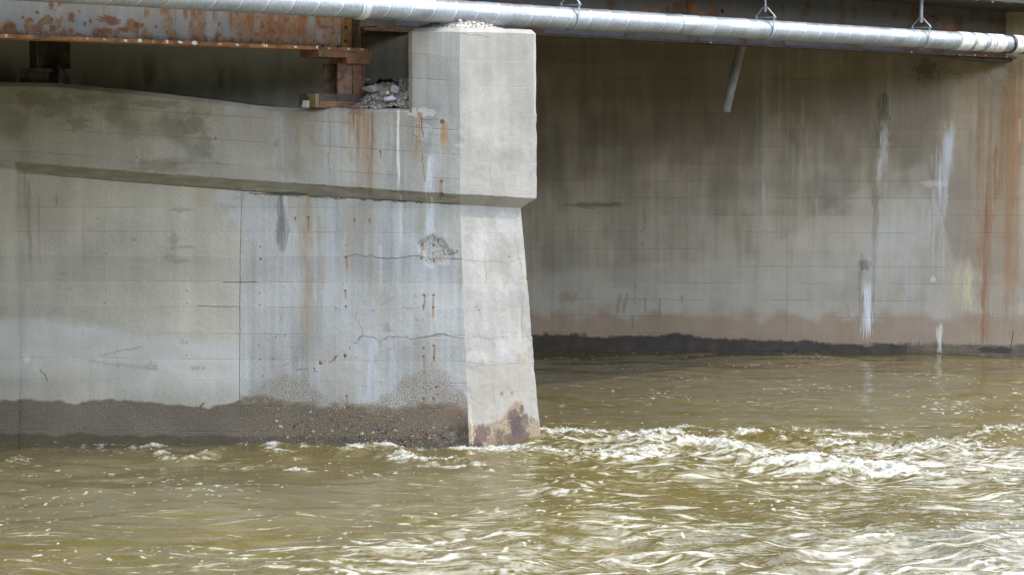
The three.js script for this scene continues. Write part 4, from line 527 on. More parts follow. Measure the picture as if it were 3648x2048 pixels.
// ------------------------------------------------------------------ the pipe along the bridge and its hangers
const Q0 = deep(1800, 52, 32.9), RP = 0.1675, pipeAt = (px) => { const kx = (px - CX) / F; return (kx * -Q0.z - Q0.x) / (B.x - kx * -B.z) ; };
const onPipe = (s, a, r) => Q0.clone().addScaledVector(B, s).addScaledVector(N, Math.cos(a) * r).addScaledVector(UP, Math.sin(a) * r);
{
  const g = thing('insulated_pipe', 'long silver insulated pipe slung along the side of the bridge', 'pipe');
  const S = new Skin(2048, 512, 0, 6, 0, 1.0524), mm = new Float32Array(2048 * 512);
  S.each((u, v, k) => {
    const a = v / (2 * Math.PI * RP), ca = Math.cos(a * 6.2832) * 1.1, sa = Math.sin(a * 6.2832) * 1.1, ph = u / 0.44 - a, e = ph - Math.floor(ph), q = sstep(0, 0.3, Math.min(u, 6 - u));
    const br = n3(u * 42 + ca * 3, ca * 3 + 5, sa * 3) , big = n3(u * 1.6, ca * 1.3, sa * 1.3 + 9) * q, fine = n3(u * 90 - a * 120, ca * 6, sa * 6), tone = hash1(Math.floor(ph) + 40, 3) - 0.5;
    S.set(k, [158, 164, 170]); S.mul(k, 1 + 0.10 * br + 0.10 * big + 0.08 * fine + 0.10 * tone); S.over(k, [96, 102, 108], 0.6 * (1 - sstep(0.01, 0.045, e)) + 0.2 * sstep(0.15, 0.45, big)); S.over(k, [214, 216, 216], 0.6 * sstep(0.86, 1, e));
    S.b[k] = 0.0012 * br + 0.0016 * big + 0.0008 * fine; S.g[k] = clamp(0.50 + 0.10 * br + 0.12 * big + 0.06 * tone, 0.25, 0.8); mm[k] = 0.62 - 0.2 * sstep(0.1, 0.4, big);
  });
  const foil = S.material({ repeat: true, metalMap: mm }); foil.map.repeat.set(1, 1);
  const tube = (s0, s1, rad, m, name, amp = 0.0035) => { const n = Math.max(3, Math.round((s1 - s0) / 0.03)); return part(g, name, sheet((s, t) => { const z = mix(s0, s1, s), a = t * Math.PI * 2, ph = z / 0.44 - t, e = ph - Math.floor(ph); return onPipe(z, a, rad + amp * sstep(0.0, 1, e) - amp * sstep(0.96, 1, e) + 0.0022 * n3(z * 3, Math.cos(a) * 1.4, Math.sin(a) * 1.4) * (amp ? 1 : 0.3)); }, n, 48, (p, s, t) => [mix(s0, s1, s) / 6, t]), m); };
  tube(-13, pipeAt(1290), RP + 0.004, foil, 'jacket'); tube(pipeAt(1290), pipeAt(2408), RP, foil, 'jacket', 0.004); tube(pipeAt(2406), pipeAt(2412) + 0.04, RP + 0.007, foil, 'jacket_overlap', 0.003); tube(pipeAt(2408), 18.5, RP - 0.003, foil, 'jacket', 0.004);
  const white = tile(512, 1.2, (S, u, v, k) => { const q = sstep(0, 0.15, Math.min(u, 1.2 - u, v, 1.2 - v)), a = fbm(u * 5, v * 5, 5) * q, f = n2(u * 60, v * 22); S.set(k, [206, 204, 196]); S.mul(k, 1 + 0.1 * a + 0.05 * f); S.over(k, [150, 146, 136], 0.6 * sstep(0.12, 0.34, fbm(u * 7 + 30, v * 7, 5)) * q); S.over(k, [96, 96, 94], 0.5 * sstep(0.3, 0.42, fbm(u * 12 + 60, v * 12, 3))); S.b[k] = 0.003 * a + 0.0015 * f; });
  const black = new THREE.MeshPhysicalMaterial({ color: new THREE.Color(0.02, 0.02, 0.025), roughness: 0.5 });
  const wrap = (x0, x1, dr, m, name, lean = 0.5) => { const a0 = pipeAt(x0), a1 = pipeAt(x1), f = (z, a, r) => onPipe(z + lean * 0.06 * Math.sin(a), a, r); return part(g, name, merged([sheet((s, t) => f(mix(a0, a1, s), t * 6.28319, RP + dr + 0.002 * n3(s * 3 + x0, Math.cos(t * 6.28319) * 2, Math.sin(t * 6.28319) * 2)), 8, 48, (p, s, t) => [mix(a0, a1, s), t * 1.05]), ...[a0, a1].map((z) => sheet((s, t) => f(z, t * 6.28319, RP - 0.004 + (dr + 0.004) * s), 1, 48, (p, s, t) => [z + s * 0.02, t * 1.05]))]), m); };
  wrap(3396, 3438, 0.010, white, 'tape_wrap'); wrap(3449, 3481, 0.008, white, 'tape_wrap'); wrap(3500, 3518, 0.008, white, 'tape_wrap'); wrap(3522, 3556, 0.009, white, 'tape_wrap'); wrap(3592, 3627, 0.012, white, 'tape_wrap'); wrap(3583, 3590, 0.018, black, 'rubber_band', 0); wrap(3628, 3635, 0.018, black, 'rubber_band', 0);
  wrap(1278, 1296, 0.022, galv, 'collar', 0); wrap(1268, 1278, 0.013, galv, 'collar_lip', 0);
}
{
  const steel = tile(256, 1, (S, u, v, k) => { const a = fbm(u * 8, v * 8); S.set(k, [150, 160, 162]); S.mul(k, 1 + 0.12 * a + 0.05 * n2(u * 60, v * 60)); S.b[k] = 0.001 * a; S.g[k] = 0.55; }, { metalness: 0.25 });
  const band = (path, w, th) => {                                   // a flat bar bent along a path in the plane across the pipe; x = out of the bridge, y = up, z = along
    const out = [], n = path.length, off = path.map((p, i) => { const a = path[Math.max(0, i - 1)], b = path[Math.min(n - 1, i + 1)], d = new THREE.Vector2(b[0] - a[0], b[1] - a[1]).normalize(); return [d.y * th / 2, -d.x * th / 2]; });
    const P = (i, s, e) => V(path[i][0] + s * off[i][0], path[i][1] + s * off[i][1], e * w / 2), q = (f) => out.push(sheet((s, t) => f(Math.round(s * (n - 1)), t), n - 1, 1, (p, s, t) => [s, t * 0.1]));
    q((i, t) => P(i, 1, t * 2 - 1)); q((i, t) => P(i, -1, t * 2 - 1)); q((i, t) => P(i, t * 2 - 1, 1)); q((i, t) => P(i, t * 2 - 1, -1));
    for (const i of [0, n - 1]) out.push(sheet((s, t) => P(i, s * 2 - 1, t * 2 - 1), 1, 1, (p, s, t) => [s * 0.1, t * 0.1]));
    return merged(out);
  };
  const r = RP + 0.014, strap = [[r, 0.235]]; for (let i = 0; i <= 28; i++) { const a = -Math.PI * i / 28; strap.push([r * Math.cos(a), r * Math.sin(a)]); } strap.push([-r, 0.235]);
  const cyl = (rad, len, seg = 12) => new THREE.CylinderGeometry(rad, rad, len, seg), labels = ['galvanised clevis hanger holding the pipe just right of the pier end', 'galvanised clevis hanger above the slanted drain pipe', 'galvanised clevis hanger with thick whitened rod, rightmost of the three'];
  const make = (label, rodR) => {
    const h = thing('pipe_hanger', label, 'hanger', null, 'clevis hangers along the pipe');
    part(h, 'strap', band(strap, 0.036, 0.008), steel);
    part(h, 'yoke', band([[r + 0.009, 0.16], [r + 0.009, 0.245], [r * 0.82, 0.275], [0.05, 0.375], [0, 0.385], [-0.05, 0.375], [-r * 0.82, 0.275], [-r - 0.009, 0.245], [-r - 0.009, 0.16]], 0.034, 0.007), steel);
    const b = cyl(0.010, 2 * r + 0.09); b.rotateZ(Math.PI / 2); b.translate(0, 0.205, 0); part(h, 'cross_bolt', b, steel);
    for (const s of [1, -1]) { const n = cyl(0.022, 0.02, 6); n.rotateZ(Math.PI / 2); n.translate(s * (r + 0.026), 0.205, 0); part(h, 'nut', n, steel); }
    const n1 = cyl(0.026, 0.024, 6); n1.translate(0, 0.402, 0); part(h, 'nut', n1, steel); const n2_ = cyl(0.028, 0.05, 6); n2_.translate(0, 0.345, 0); part(h, 'nut', n2_, steel);
    const rod = cyl(rodR, DECK - Q0.y - 0.30); rod.translate(0, 0.30 + (DECK - Q0.y - 0.30) / 2, 0); part(h, 'rod', rod, steel);
    return h;
  };
  [2030, 2722, 3275].forEach((x, i) => { const h = make(labels[i], i === 2 ? 0.034 : 0.018); h.position.copy(Q0).addScaledVector(B, pipeAt(x)); h.quaternion.setFromRotationMatrix(new THREE.Matrix4().makeBasis(N, UP, N.clone().cross(UP))); });
}
// unseen beams added under the deck to keep light off the far wall
for (const n of [2, 4, 6, 8, 10, 12]) { const g = thing('added_beam', 'dark unseen steel beam added under the deck to block light', 'beam', null, 'unseen beams added under the deck'); part(g, 'web', bar(along(A1, -2, -n, (6.8 + DECK) / 2), B, UP, N, 22, DECK - 6.8, 0.02, 1, 0), darkSteel); part(g, 'flange', bar(along(A1, -2, -n, 6.78), B, UP, N, 22, 0.035, 0.3, 1, 0), darkSteel); }
// the slanted drain
{
  const a = deep(2660, 90, 40.6), b = deep(2585, 395, 40.9), d = b.clone().sub(a).normalize(), L = a.distanceTo(b), g = thing('drain_pipe', 'grey slanted drain pipe hanging open ended below the girder', 'pipe');
  const m = tile(512, 2, (S, u, v, k) => { const q = sstep(0, 0.2, Math.min(u, 2 - u, v, 2 - v)), a = fbm(u * 3, v * 2, 5) * q, f = n2(u * 50, v * 50); S.set(k, [116, 117, 117]); S.mul(k, 1 + 0.3 * a + 0.06 * f); S.over(k, [176, 172, 164], 0.55 * sstep(0.05, 0.35, fbm(u * 6 + 4, v * 2.2, 4)) * q); S.b[k] = 0.001 * f; S.g[k] = 0.55; });
  const e1 = V(0, 0, 1).cross(d).normalize(), e2 = d.clone().cross(e1), ring = (s, t, r, y) => a.clone().addScaledVector(d, y).addScaledVector(e1, Math.cos(t * 6.28319) * r).addScaledVector(e2, Math.sin(t * 6.28319) * r);
  part(g, 'tube', merged([sheet((s, t) => ring(s, t, 0.088, s * L), 30, 36, (p, s, t) => [t * 0.55, s * L]), sheet((s, t) => ring(s, t, 0.079, s * L), 30, 36, (p, s, t) => [t * 0.5, s * L])]), m);
  part(g, 'rim', merged([sheet((s, t) => ring(s, t, 0.079 + 0.014 * s, L), 1, 36, (p, s, t) => [t * 0.5, s * 0.02]), sheet((s, t) => ring(s, t, 0.093, L - 0.05 * s), 1, 36, (p, s, t) => [t * 0.5, s * 0.05]), sheet((s, t) => ring(s, t, 0.088 + 0.005 * s, L - 0.05), 1, 36, (p, s, t) => [t * 0.5, s * 0.02])]), m);
  part(g, 'bracket', bar(a.clone().addScaledVector(d, 0.1), B, UP, N, 0.3, 0.06, 0.24, 0.1, 0.002), darkSteel);
}
// ------------------------------------------------------------------ deck
{
  const g = thing('bridge_deck', 'grey concrete bridge deck edge above the pipe', 'deck'), nE = 0.34, mid = (s, n, y) => Q0.clone().addScaledVector(B, s).addScaledVector(N, n).setY(y);
  const slab = bar(mid(3, nE - 8, DECK + 0.15), B, UP, N, 46, 0.3, 16, 0.5, 0); part(g, 'slab', slab, darkConcrete);
  part(g, 'kerb', bar(mid(3, nE - 0.2, DECK + 0.55), B, UP, N, 46, 0.5, 0.4, 0.5, 0), dullConcrete);
  const r = rng(91), lime = new THREE.MeshPhysicalMaterial({ color: new THREE.Color(0.2, 0.18, 0.15), roughness: 0.9 });
  for (let i = 0; i < 15; i++) { const q = rock(200 + i, 0.03 + 0.07 * r(), 0.010 + 0.035 * r() * r(), 0.02, 0.4), o = part(g, 'lime_drip', q, lime); o.position.copy(mid(9 + i * 0.46 + r() * 0.4, nE - 0.03, DECK - 0.008)); o.rotation.y = Math.PI / 2 - BA; }
}

// ------------------------------------------------------------------ the near shore behind the camera: bank and wood, which shut off the low sky from the bridge
{
  const bank = part(scene, 'river_bank', sheet((s, t) => { const x = mix(-160, 160, s), z = mix(3, 90, t); return V(x, -0.6 + 3.3 * sstep(3, 14, z) + 0.4 * n2(x * 0.1, z * 0.1), z); }, 80, 40, (p) => [p.x, p.z]), tile(256, 4, (S, u, v, k) => { S.set(k, [92, 92, 58]); S.mul(k, 1 + 0.3 * n2(u * 9, v * 9)); S.b[k] = 0.02 * n2(u * 12, v * 12); })); tag(bank, 'grassy river bank behind the viewer', 'bank', null, 'structure');
  const r = rng(23), n = 3600, leaf = rock(61, 1, 0.8, 1, 0.5), w = new THREE.InstancedMesh(leaf, new THREE.MeshPhysicalMaterial({ color: new THREE.Color(0.05, 0.075, 0.028), roughness: 0.9 }), n), M = new THREE.Matrix4(), Q = new THREE.Quaternion(), E = new THREE.Euler(), ring = new THREE.InstancedMesh(leaf, w.material, 3200); let nr = 0;
  for (let i = 0; i < n; i++) { const x = -110 + 220 * r(), z = 15 + 16 * r(), top = WOOD + 3 * n2(x * 0.16, 3) + 2 * n2(x * 0.5, z * 0.3), q = 0.7 + 0.9 * r(); E.set(r() * 6, r() * 6, r() * 6); M.compose(V(x, 2 + (top - 2) * Math.pow(r(), 0.8), z), Q.setFromEuler(E), V(q, q, q)); w.setMatrixAt(i, M); }
  for (let i = 0; i < 3200; i++) { const a = 6.2832 * i / 3200 + 0.02 * r(), R = 78 + 16 * r(), x = R * Math.cos(a), z = -32 + R * Math.sin(a) * 0.9; if (z > 8) continue; const q = 1.1 + 1.2 * r(), top = WOOD - 1 + 3 * n2(a * 9, 3) + 2 * n2(a * 30, 5); E.set(r() * 6, r() * 6, r() * 6); M.compose(V(x, top * Math.pow(r(), 0.8), z), Q.setFromEuler(E), V(q, q, q)); ring.setMatrixAt(nr++, M); }
  ring.count = nr; ring.name = 'added_wood'; tag(ring, 'unseen leafy wood added round the river to shut off low sky', 'wood', null, 'stuff'); ring.castShadow = ring.receiveShadow = true; scene.add(ring);  // ring of trees out of view, added to stop low sky light
  w.name = 'wood'; tag(w, 'leafy wood along the near bank behind the viewer', 'wood', null, 'stuff'); w.castShadow = w.receiveShadow = true; scene.add(w);
}

// ------------------------------------------------------------------ rubble beside the post and gravel on the pier's end block
{
  const grit = tile(512, 1.5, (S, u, v, k) => { const q = sstep(0, 0.2, Math.min(u, 1.5 - u, v, 1.5 - v)), a = fbm(u * 5, v * 5, 5) * q, f = n2(u * 40, v * 40), ff = n2(u * 90, v * 90); S.set(k, [168, 158, 146]); S.mul(k, 1 + 0.22 * a + 0.14 * f + 0.1 * ff); S.over(k, [122, 92, 70], 0.5 * sstep(0.1, 0.35, fbm(u * 4 + 20, v * 4, 4)) * q); S.b[k] = 0.01 * a + 0.006 * f + 0.003 * ff; });
  const cm = (c) => tile(128, 1, (S, u, v, k) => { const a = fbm(u * 6, v * 6); S.set(k, c); S.mul(k, 1 + 0.2 * a + 0.08 * n2(u * 60, v * 60)); S.b[k] = 0.006 * a; });
  const greyC = cm([150, 149, 147]), paleC = cm([186, 187, 190]), tanC = cm([150, 134, 116]), cream = cm([204, 196, 176]);
  const y0 = capTop(-1), uA = onLong(1262, 340)[0], uB = onLong(1466, 340)[0];
  const hgt = (u, w) => { const s = (u - uA) / (uB - uA), h = 0.40 * sstep(0.0, 1.0, w + 0.15) * sstep(-0.25, 0.35, s) * (1 + 0.1 * s) + 0.06 * fbm(u * 5, w * 5, 4) + 0.03 * n2(u * 18, w * 18) + 0.06 * (1 - sstep(0, 0.4, 1 - s)) * sstep(0, 0.3, w); return h * sstep(-0.3, 0.05, s) ; };
  const heap = thing('rubble_heap', 'heap of broken concrete rubble between the post and the end block', 'rubble', null, null, 'stuff');
  const pieces = [sheet((s, t) => { const u = mix(uA - 0.35, uB, s), w = mix(0.0, 1.24, t); return PP(u, w, y0 - 0.01 + hgt(u, w)); }, 90, 90, (p) => [uOf(p), wOf(p) + p.y])], r = rng(41);
  for (let i = 0; i < 420; i++) { const s = r(), w = 0.02 + 1.1 * r() * r(), u = mix(uA - 0.1, uB - 0.02, s), z = 0.008 + 0.022 * r() * r(), q = rock(500 + i % 40, z * 1.3, z, z, 0.3); q.rotateY(r() * 6); q.rotateX(r() * 3); const p = PP(u, w, y0 - 0.01 + hgt(u, w) + z * 0.5); q.translate(p.x, p.y, p.z); pieces.push(q); }
  part(heap, 'heap', merged(pieces), grit); heap.children[0].userData.kind = 'stuff';
  const chunk = (name, label, cat, group, x, y, w, sx, sy, sz, m, rx, rz, seed) => { const o = thing(name, label, cat, null, group), u = uOf(hit(x, y, PP(0, w, 0), NL)), yy = hit(x, y, PP(0, w, 0), NL).y; o.position.copy(PP(u, w, yy)); o.rotation.set(rx, -0.09, rz); part(o, 'stone', rock(seed, sx, sy, sz, 0.4), m); return o; };
  chunk('concrete_chunk', 'flat grey broken slab leaning in the rubble beside the rusty post', 'rubble', null, 1318, 314, 0.42, 0.15, 0.055, 0.10, greyC, 0.5, -0.12, 901);
  chunk('concrete_chunk', 'small cream square stone in the middle of the rubble heap', 'rubble', null, 1382, 331, 0.26, 0.048, 0.05, 0.05, cream, 0.2, 0.3, 902);
  chunk('concrete_chunk', 'bluish white angular lump above the cream stone in the rubble', 'rubble', null, 1402, 315, 0.34, 0.095, 0.065, 0.07, paleC, 0.4, -0.7, 903);
  chunk('concrete_chunk', 'large whitish broken lump low in the rubble below the cream stone', 'rubble', null, 1388, 350, 0.14, 0.13, 0.05, 0.08, paleC, 0.2, 0.15, 904);
  chunk('concrete_chunk', 'pale slab end under the tar sheet touching the post', 'rubble', null, 1302, 288, 0.8, 0.10, 0.045, 0.12, greyC, 0.1, 0.1, 905);
  const more = [[1444, 318, 0.34, 0.045, 'tan stone in the rubble beside the face of the end block'], [1430, 296, 0.55, 0.055, 'grey stone at the upper right of the rubble under the tar sheet end'], [1350, 322, 0.35, 0.035, 'small stone right of the flat grey slab in the rubble'], [1325, 345, 0.2, 0.04, 'brown stone below the flat grey slab in the rubble'], [1448, 350, 0.12, 0.042, 'grey stone low in the rubble near the end block'], [1420, 372, 0.06, 0.03, 'stone at the lip of the ledge below the rubble heap'], [1300, 362, 0.08, 0.035, 'brown stone at the right end of the post base bars'], [1335, 303, 0.55, 0.04, 'grey stone between the tar sheet and the flat slab']];
  more.forEach(([x, y, w, z, label], i) => chunk('rubble_stone', label, 'rubble', null, x, y, w, z * (1 + 0.4 * r()), z * 0.8, z, i % 2 ? greyC : tanC, r() * 2, r() * 3, 910 + i));
  chunk('ledge_stone', 'brown stone lying on the ledge left of the concrete block', 'stone', null, 1076, 377, 0.12, 0.06, 0.03, 0.05, tanC, 0.2, 0.1, 951); chunk('ledge_stone', 'smallest grey stone at the left on the pier ledge', 'stone', null, 1043, 380, 0.10, 0.03, 0.016, 0.03, greyC, 0.2, 0.1, 952);
  // curled tar sheet on top of the heap
  const tar = thing('tar_sheet', 'dark curled tar paper sheet lying across the rubble heap', 'sheet'), up = curve([[1290, 300], [1315, 293], [1340, 290], [1356, 278], [1372, 272], [1388, 280], [1405, 284], [1432, 286]]);
  const tf = (d) => sheet((s, t) => { const x = mix(1292, 1432, s), w = mix(0.55, 0.95, t), p = hit(x, up(x), PP(0, 0.6, 0), NL); return PP(uOf(p), w, p.y - 0.02 + 0.02 * n2(s * 6, t * 4) - 0.05 * t + d + 0.014 * Math.sin(s * 20)); }, 40, 10, (p, s, t) => [s, t]);
  part(tar, 'sheet', merged([tf(0), tf(0.012), sheet((s, t) => { const x = mix(1292, 1432, s), p = hit(x, up(x), PP(0, 0.6, 0), NL); return PP(uOf(p), 0.55, p.y - 0.02 + 0.02 * n2(s * 6, 0) + t * 0.012 + 0.014 * Math.sin(s * 20)); }, 40, 1, (p, s, t) => [s, t])]), tile(128, 1, (S, u, v, k) => { const a = fbm(u * 8, v * 8); S.set(k, [66, 66, 68]); S.mul(k, 1 + 0.3 * a + 0.1 * n2(u * 50, v * 50)); S.b[k] = 0.004 * a; }));
  // gravel on top of the end block
  const yT = hit(1640, 97, PP(0, -0.03, 0), NL).y, gr = thing('gravel_heap', 'low heap of pale gravel on top of the pier end block', 'gravel', null, null, 'stuff'), gp = [], base = PP(uC, -0.03, yT);
  const gh = (a, b) => { const x = (a + 0.05) / 0.75; return 0.085 * Math.max(0, 1 - Math.pow(x * 1.0, 2)) * sstep(0, 0.15, b) * (1 + 0.5 * n2(a * 9, b * 9)); };
  const gpos = (a, b) => base.clone().addScaledVector(U, a < 0 ? a : 0).addScaledVector(FD, a > 0 ? a : 0).addScaledVector(Wd, 0.08 + b);
  gp.push(sheet((s, t) => { const a = mix(-0.62, 0.72, s), b = mix(0, 0.9, t); return gpos(a, b).setY(yT - 0.004 + gh(a, b) + 0.012 * n2(a * 22, b * 22)); }, 60, 40, (p, s, t) => [s, t]));
  for (let i = 0; i < 520; i++) { const a = -0.6 + 1.3 * (0.5 * r() + 0.5 * r()), b = 0.03 + 0.8 * r() * r(), z = 0.006 + 0.02 * r() * r() * r(), q = rock(700 + i % 30, z * 1.3, z, z, 0.25); q.rotateY(r() * 6); q.rotateX(r()); const p = gpos(a, b).setY(yT + gh(a, b) + z * 0.4); q.translate(p.x, p.y, p.z); gp.push(q); }
  part(gr, 'heap', merged(gp), cm([186, 178, 168])); gr.children[0].userData.kind = 'stuff';
  for (const [a, b, z] of [[-0.28, 0.12, 0.03], [-0.12, 0.16, 0.03], [-0.02, 0.12, 0.034], [0.2, 0.12, 0.028], [0.34, 0.1, 0.034], [0.1, 0.2, 0.03], [-0.4, 0.14, 0.026], [0.5, 0.1, 0.024]]) { const o = thing('gravel_stone', 'pale stone on the gravel heap above the pier end', 'stone', gpos(a, b).setY(yT + gh(a, b) + z * 0.55), 'stones on the pier end block'); part(o, 'stone', rock(Math.round(a * 100) + 990, z * 1.25, z * 0.8, z, 0.2), cream); }
}

// ------------------------------------------------------------------ the river: real waves, silt brown water, foam where it breaks
const riverAt = (x, y) => { const p = hit(x, y, WATER0, UP); return [p.x, p.z]; };
const X0 = -10, X1 = 13, Z0 = -48.5, Z1 = -20.5;
const jet = curve([[1300, 1600], [1500, 1606], [1680, 1612], [1930, 1580], [2200, 1590], [2500, 1610], [2900, 1640], [3300, 1640], [3648, 1630]].map(([x, y]) => riverAt(x, y)));     // middle line of the broken water past the pier's end
function chop(x, z) {                                               // how rough the water is here, 0 calm to 1
  const d = z - jet(x), band = Math.exp(-Math.pow(d / 1.15, 2)) * sstep(-0.6, 1.6, x), open = sstep(-2.2, 2.6, x + 0.34 * (z + 30)) * sstep(-33, -31, z - 0.05 * x), near = sstep(-27.5, -22.5, z) * 0.45;
  return clamp(0.10 + 0.9 * band + 0.62 * open + near * sstep(-9, -2, x) + 0.12 * n2(x * 0.5, z * 0.4), 0.05, 1.15);
}
function wave(x, z) {
  const c = chop(x, z), wx = x + 0.25 * n2(x * 0.9, z * 0.7 + 8), wz = z + 0.16 * x * 0.35 + 0.3 * n2(x * 0.8 + 20, z * 0.8);
  let h = 0.05 * n2(x * 0.42, wz * 0.55) + 0.028 * n2(wx * 0.9 + 5, wz * 1.5);
  const r1 = 1 - Math.abs(n2(wx * 0.95 + 11, wz * 1.7)), r2 = 1 - Math.abs(n2(wx * 2.1 + 31, wz * 3.4));
  h += c * (0.075 * r1 * r1 - 0.03) + c * 0.014 * r2 * r2 + (0.15 + c) * 0.008 * n2(wx * 2.6, wz * 6.2) + (0.08 + c) * 0.004 * n2(wx * 6.5, wz * 10);
  const d = z - jet(x), b = Math.exp(-Math.pow(d / 0.8, 2)) * sstep(-1.2, 0.8, x); h += b * 0.07 * Math.abs(fbm(x * 2.2, z * 2.4, 4));
  const k = crest(x, z)[1]; if (k > 0) h += k * (0.75 + 0.9 * fbm(x * 6, z * 6, 3));
  return h;
}
// crests that break along the pier and off its end: [points, width across]
const CRESTS = [[[[545, 1588], [556, 1612], [590, 1634], [650, 1637], [720, 1627], [800, 1602]], 0.17, 0.06], [[[955, 1592], [980, 1620], [1050, 1632]], 0.18, 0.06], [[[1235, 1618], [1300, 1606], [1355, 1602], [1400, 1626], [1470, 1648], [1540, 1658], [1610, 1654], [1700, 1670]], 0.26, 0.10], [[[1060, 1594], [1120, 1600], [1180, 1600]], 0.06, 0.02], [[[850, 1585], [900, 1590]], 0.07, 0.02], [[[1380, 1600], [1460, 1604], [1560, 1606]], 0.07, 0.02], [[[300, 1580], [420, 1584], [500, 1592]], 0.06, 0.02], [[[1700, 1598], [1800, 1596], [1925, 1586]], 0.07, 0.03], [[[960, 1652], [1040, 1668], [1095, 1682]], 0.10, 0.03], [[[800, 1668], [860, 1662], [930, 1655]], 0.08, 0.03], [[[30, 1655], [55, 1640]], 0.18, 0.06],
  [[[1640, 1610], [1800, 1606], [1940, 1618], [2050, 1636], [2200, 1644], [2320, 1630]], 0.30, 0.08], [[[1940, 1560], [2100, 1562], [2250, 1575], [2330, 1558], [2440, 1540]], 0.34, 0.11], [[[2330, 1592], [2440, 1584], [2560, 1596], [2660, 1630]], 0.36, 0.12], [[[2600, 1560], [2800, 1575], [3000, 1592], [3200, 1605], [3320, 1600], [3420, 1590]], 0.42, 0.12], [[[2720, 1650], [2900, 1664], [3050, 1680], [3200, 1690]], 0.40, 0.11], [[[3450, 1560], [3560, 1542], [3648, 1530]], 0.3, 0.1], [[[2800, 1530], [2950, 1545], [3100, 1548], [3230, 1550]], 0.25, 0.05]].map(([p, w, h]) => [p.map(([x, y]) => riverAt(x, y)), w, h]);
function crest(x, z) { let best = 0, hh = 0; for (const [p, w, h] of CRESTS) { if (x < p[0][0] - 1 || x > p[p.length - 1][0] + 1) continue; for (let q = 0; q + 1 < p.length; q++) { const [ax, az] = p[q], [bx, bz] = p[q + 1], dx = bx - ax, dz = bz - az, t = clamp(((x - ax) * dx + (z - az) * dz) / (dx * dx + dz * dz)), d = Math.hypot(x - ax - t * dx, (z - az - t * dz) * 0.75) / w; if (d < 2) { const f = Math.exp(-d * d); if (f > best) best = f; if (f * h > hh) hh = f * h; } } } return [best, hh]; }
function foamSheenAt(x, z) {                                             // [white foam, sky reflection painted in as pale ripples]
  const c = chop(x, z), wx = x + 0.35 * n2(x * 1.1, z * 0.8 + 3), wz = z + 0.055 * x + 0.35 * n2(x * 0.7 + 9, z * 0.9), d = z - jet(x);
  const n = fbm(wx * 1.25 + 4, wz * 2.6, 4), patch = fbm(wx * 0.55 + 70, wz * 0.9 + 9, 4), fs = 0.8 * n2(wx * 2.2 + 7, wz * 8) + 0.8 * n2(wx * 5.5 + 3, wz * 15) + 0.4 * n2(wx * 12, wz * 26), trail = sstep(-0.8, 1.2, x) * Math.exp(-Math.pow((d - 1.3) / 1.7, 2)), fine = fbm(x * 9, z * 6.5, 4), ridge = 1 - Math.abs(n2(wx * 0.6 + 50, wz * 2.6)) * 4;
  const band = Math.exp(-Math.pow((d + 0.1) / 0.8, 2)) * sstep(-0.9, 1.1, x), cr = crest(x + 0.16 * n2(x * 3, z * 4), z + 0.2 * n2(x * 3 + 9, z * 4))[0] * mix(0.45, 1, sstep(-0.3, 0.25, n2(x * 1.1, z * 1.6 + 4)));
  const skyRip = sstep(-0.1, 0.5, 1.25 * patch + 0.95 * c + 0.35 * trail - 0.62) * sstep(0.0, 0.45, fs + 0.3 * c - 0.08);
  let f = 0.68 * sstep(0.5, 1.1, ridge + 0.50 * c - 0.44 + 0.55 * fs + 0.5 * patch + 0.2 * trail);                            // drawn-out threads
  f = Math.max(f, sstep(0.0, 0.95, (x < 0.4 ? 1.25 : 0.95) * cr + 0.3 * band + 0.18 * trail + 0.6 * n + 0.8 * fine + 0.5 * fs - 0.42));                       // broken water
  const fl = n2(x * 8, z * 5 + 5) + 0.5 * n2(x * 19, z * 11); f = Math.max(f, 0.85 * sstep(0.8, 0.95, fl + 0.55 * n2(x * 0.6 + 5, z * 0.7)));   // loose flecks
  return [clamp(f), clamp(skyRip)];
}
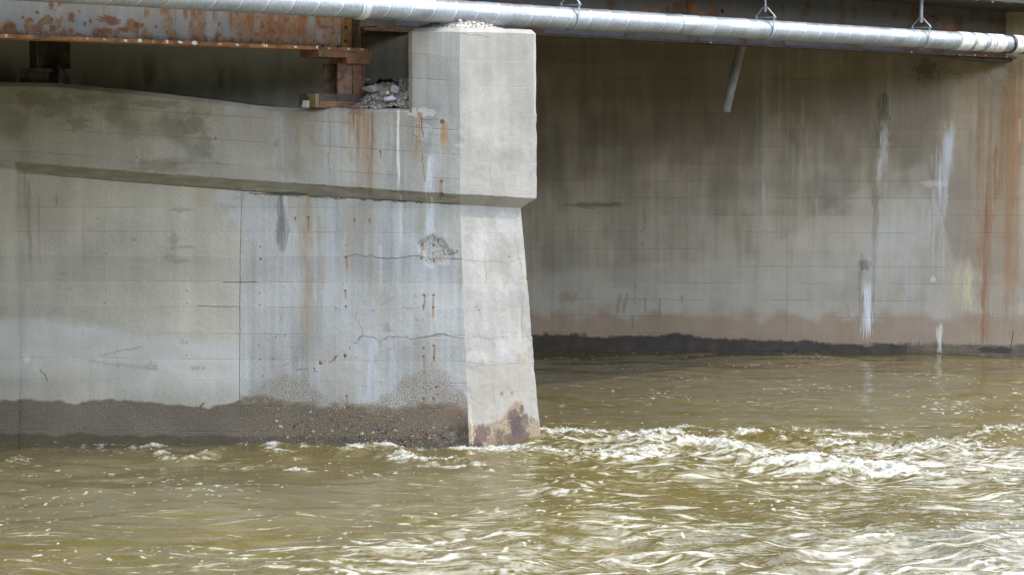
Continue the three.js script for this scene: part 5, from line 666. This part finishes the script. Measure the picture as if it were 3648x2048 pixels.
{
  const S = new Skin(2048, 2048, X0, X1, Z0, Z1);
  S.each((x, z, k) => {
    const m = fbm(x * 0.5, z * 0.6, 4), [f, skyRip] = foamSheenAt(x, z), silt = fbm(x * 1.4 + 30, z * 2.2, 4);
    S.set(k, [86, 76, 43]); S.mul(k, 1 + 0.12 * m); S.over(k, [112, 102, 66], 0.4 * sstep(0, 0.4, silt)); S.over(k, [164, 159, 146], skyRip * 0.46); S.over(k, [200, 200, 197], clamp(f * (0.64 + 0.3 * n2(x * 13, z * 16) + 0.3 * n2(x * 30, z * 30)))); S.g[k] = mix(0.11, 0.7, f); S.b[k] = 0.006 * f * n2(x * 60, z * 40) + (0.06 + chop(x, z)) * (0.0046 * n2(x * 8 + 3 + 0.6 * n2(x * 2, z * 3), z * 16) + 0.0032 * n2(x * 19, z * 31));  // pale ripple colour stands for reflected sky, the white is foam
  });
  const m = S.material(); m.ior = 1.33; m.specularIntensity = 1;
  const nx = 760, nz = 560, edge = (x, z) => sstep(0, 1.5, x - X0) * sstep(0, 1.5, X1 - x) * sstep(0, 1, z - Z0) * sstep(0, 1.2, Z1 - z);
  const near = sheet((s, t) => { const x = mix(X0, X1, s), z = mix(Z0, Z1, t); return V(x, wave(x, z) * edge(x, z), z); }, nx, nz, (p) => S.uv(p.x, p.z));
  const w = part(scene, 'water', near, m); tag(w, 'silty brown river water with white broken waves past the pier', 'river', null, 'structure');
  const R = 500, ring = [[-R, X0, -R, R], [X1, R, -R, R], [X0, X1, -R, Z0], [X0, X1, Z1, R]].map(([a, b, c, d]) => sheet((s, t) => V(mix(a, b, s), 0, mix(c, d, t)), 8, 8, (p) => S.uv(clamp(p.x, X0 + 0.3, X0 + 0.4), clamp(p.z, Z1 - 1, Z1 - 0.6))));
  const w2 = part(scene, 'water_beyond', merged(ring), new THREE.MeshPhysicalMaterial({ color: new THREE.Color(0.11, 0.088, 0.03), roughness: 0.12, ior: 1.33 })); tag(w2, 'calm brown river water beyond the rapids', 'river', null, 'structure');
  // froth and bubbles thrown up by the broken water
  const r = rng(17), n = 3500, inst = new THREE.InstancedMesh(new THREE.IcosahedronGeometry(1, 1), new THREE.MeshPhysicalMaterial({ color: new THREE.Color(0.62, 0.63, 0.62), roughness: 0.5 }), n), M = new THREE.Matrix4(), Q = new THREE.Quaternion(); let i = 0, tries = 0;
  while (i < n && tries++ < 900000) { const x = mix(-8.5, 11.5, r()), z = mix(-46, -22, r()), [f] = foamSheenAt(x, z), c = crest(x, z)[0]; if (f < 0.4 || r() > f * c * c) continue; const q = 0.003 + 0.007 * r() * r(); M.compose(V(x, wave(x, z) + q * 0.3 + (c > 0.85 ? 0.03 * r() * r() : 0), z), Q, V(q * (1 + r()), q * 0.8, q)); inst.setMatrixAt(i++, M); }
  inst.count = i; inst.name = 'foam'; tag(inst, 'white froth and bubbles on the broken river waves', 'foam', null, 'stuff'); inst.castShadow = inst.receiveShadow = true; scene.add(inst);
}

renderer.render(scene, camera);
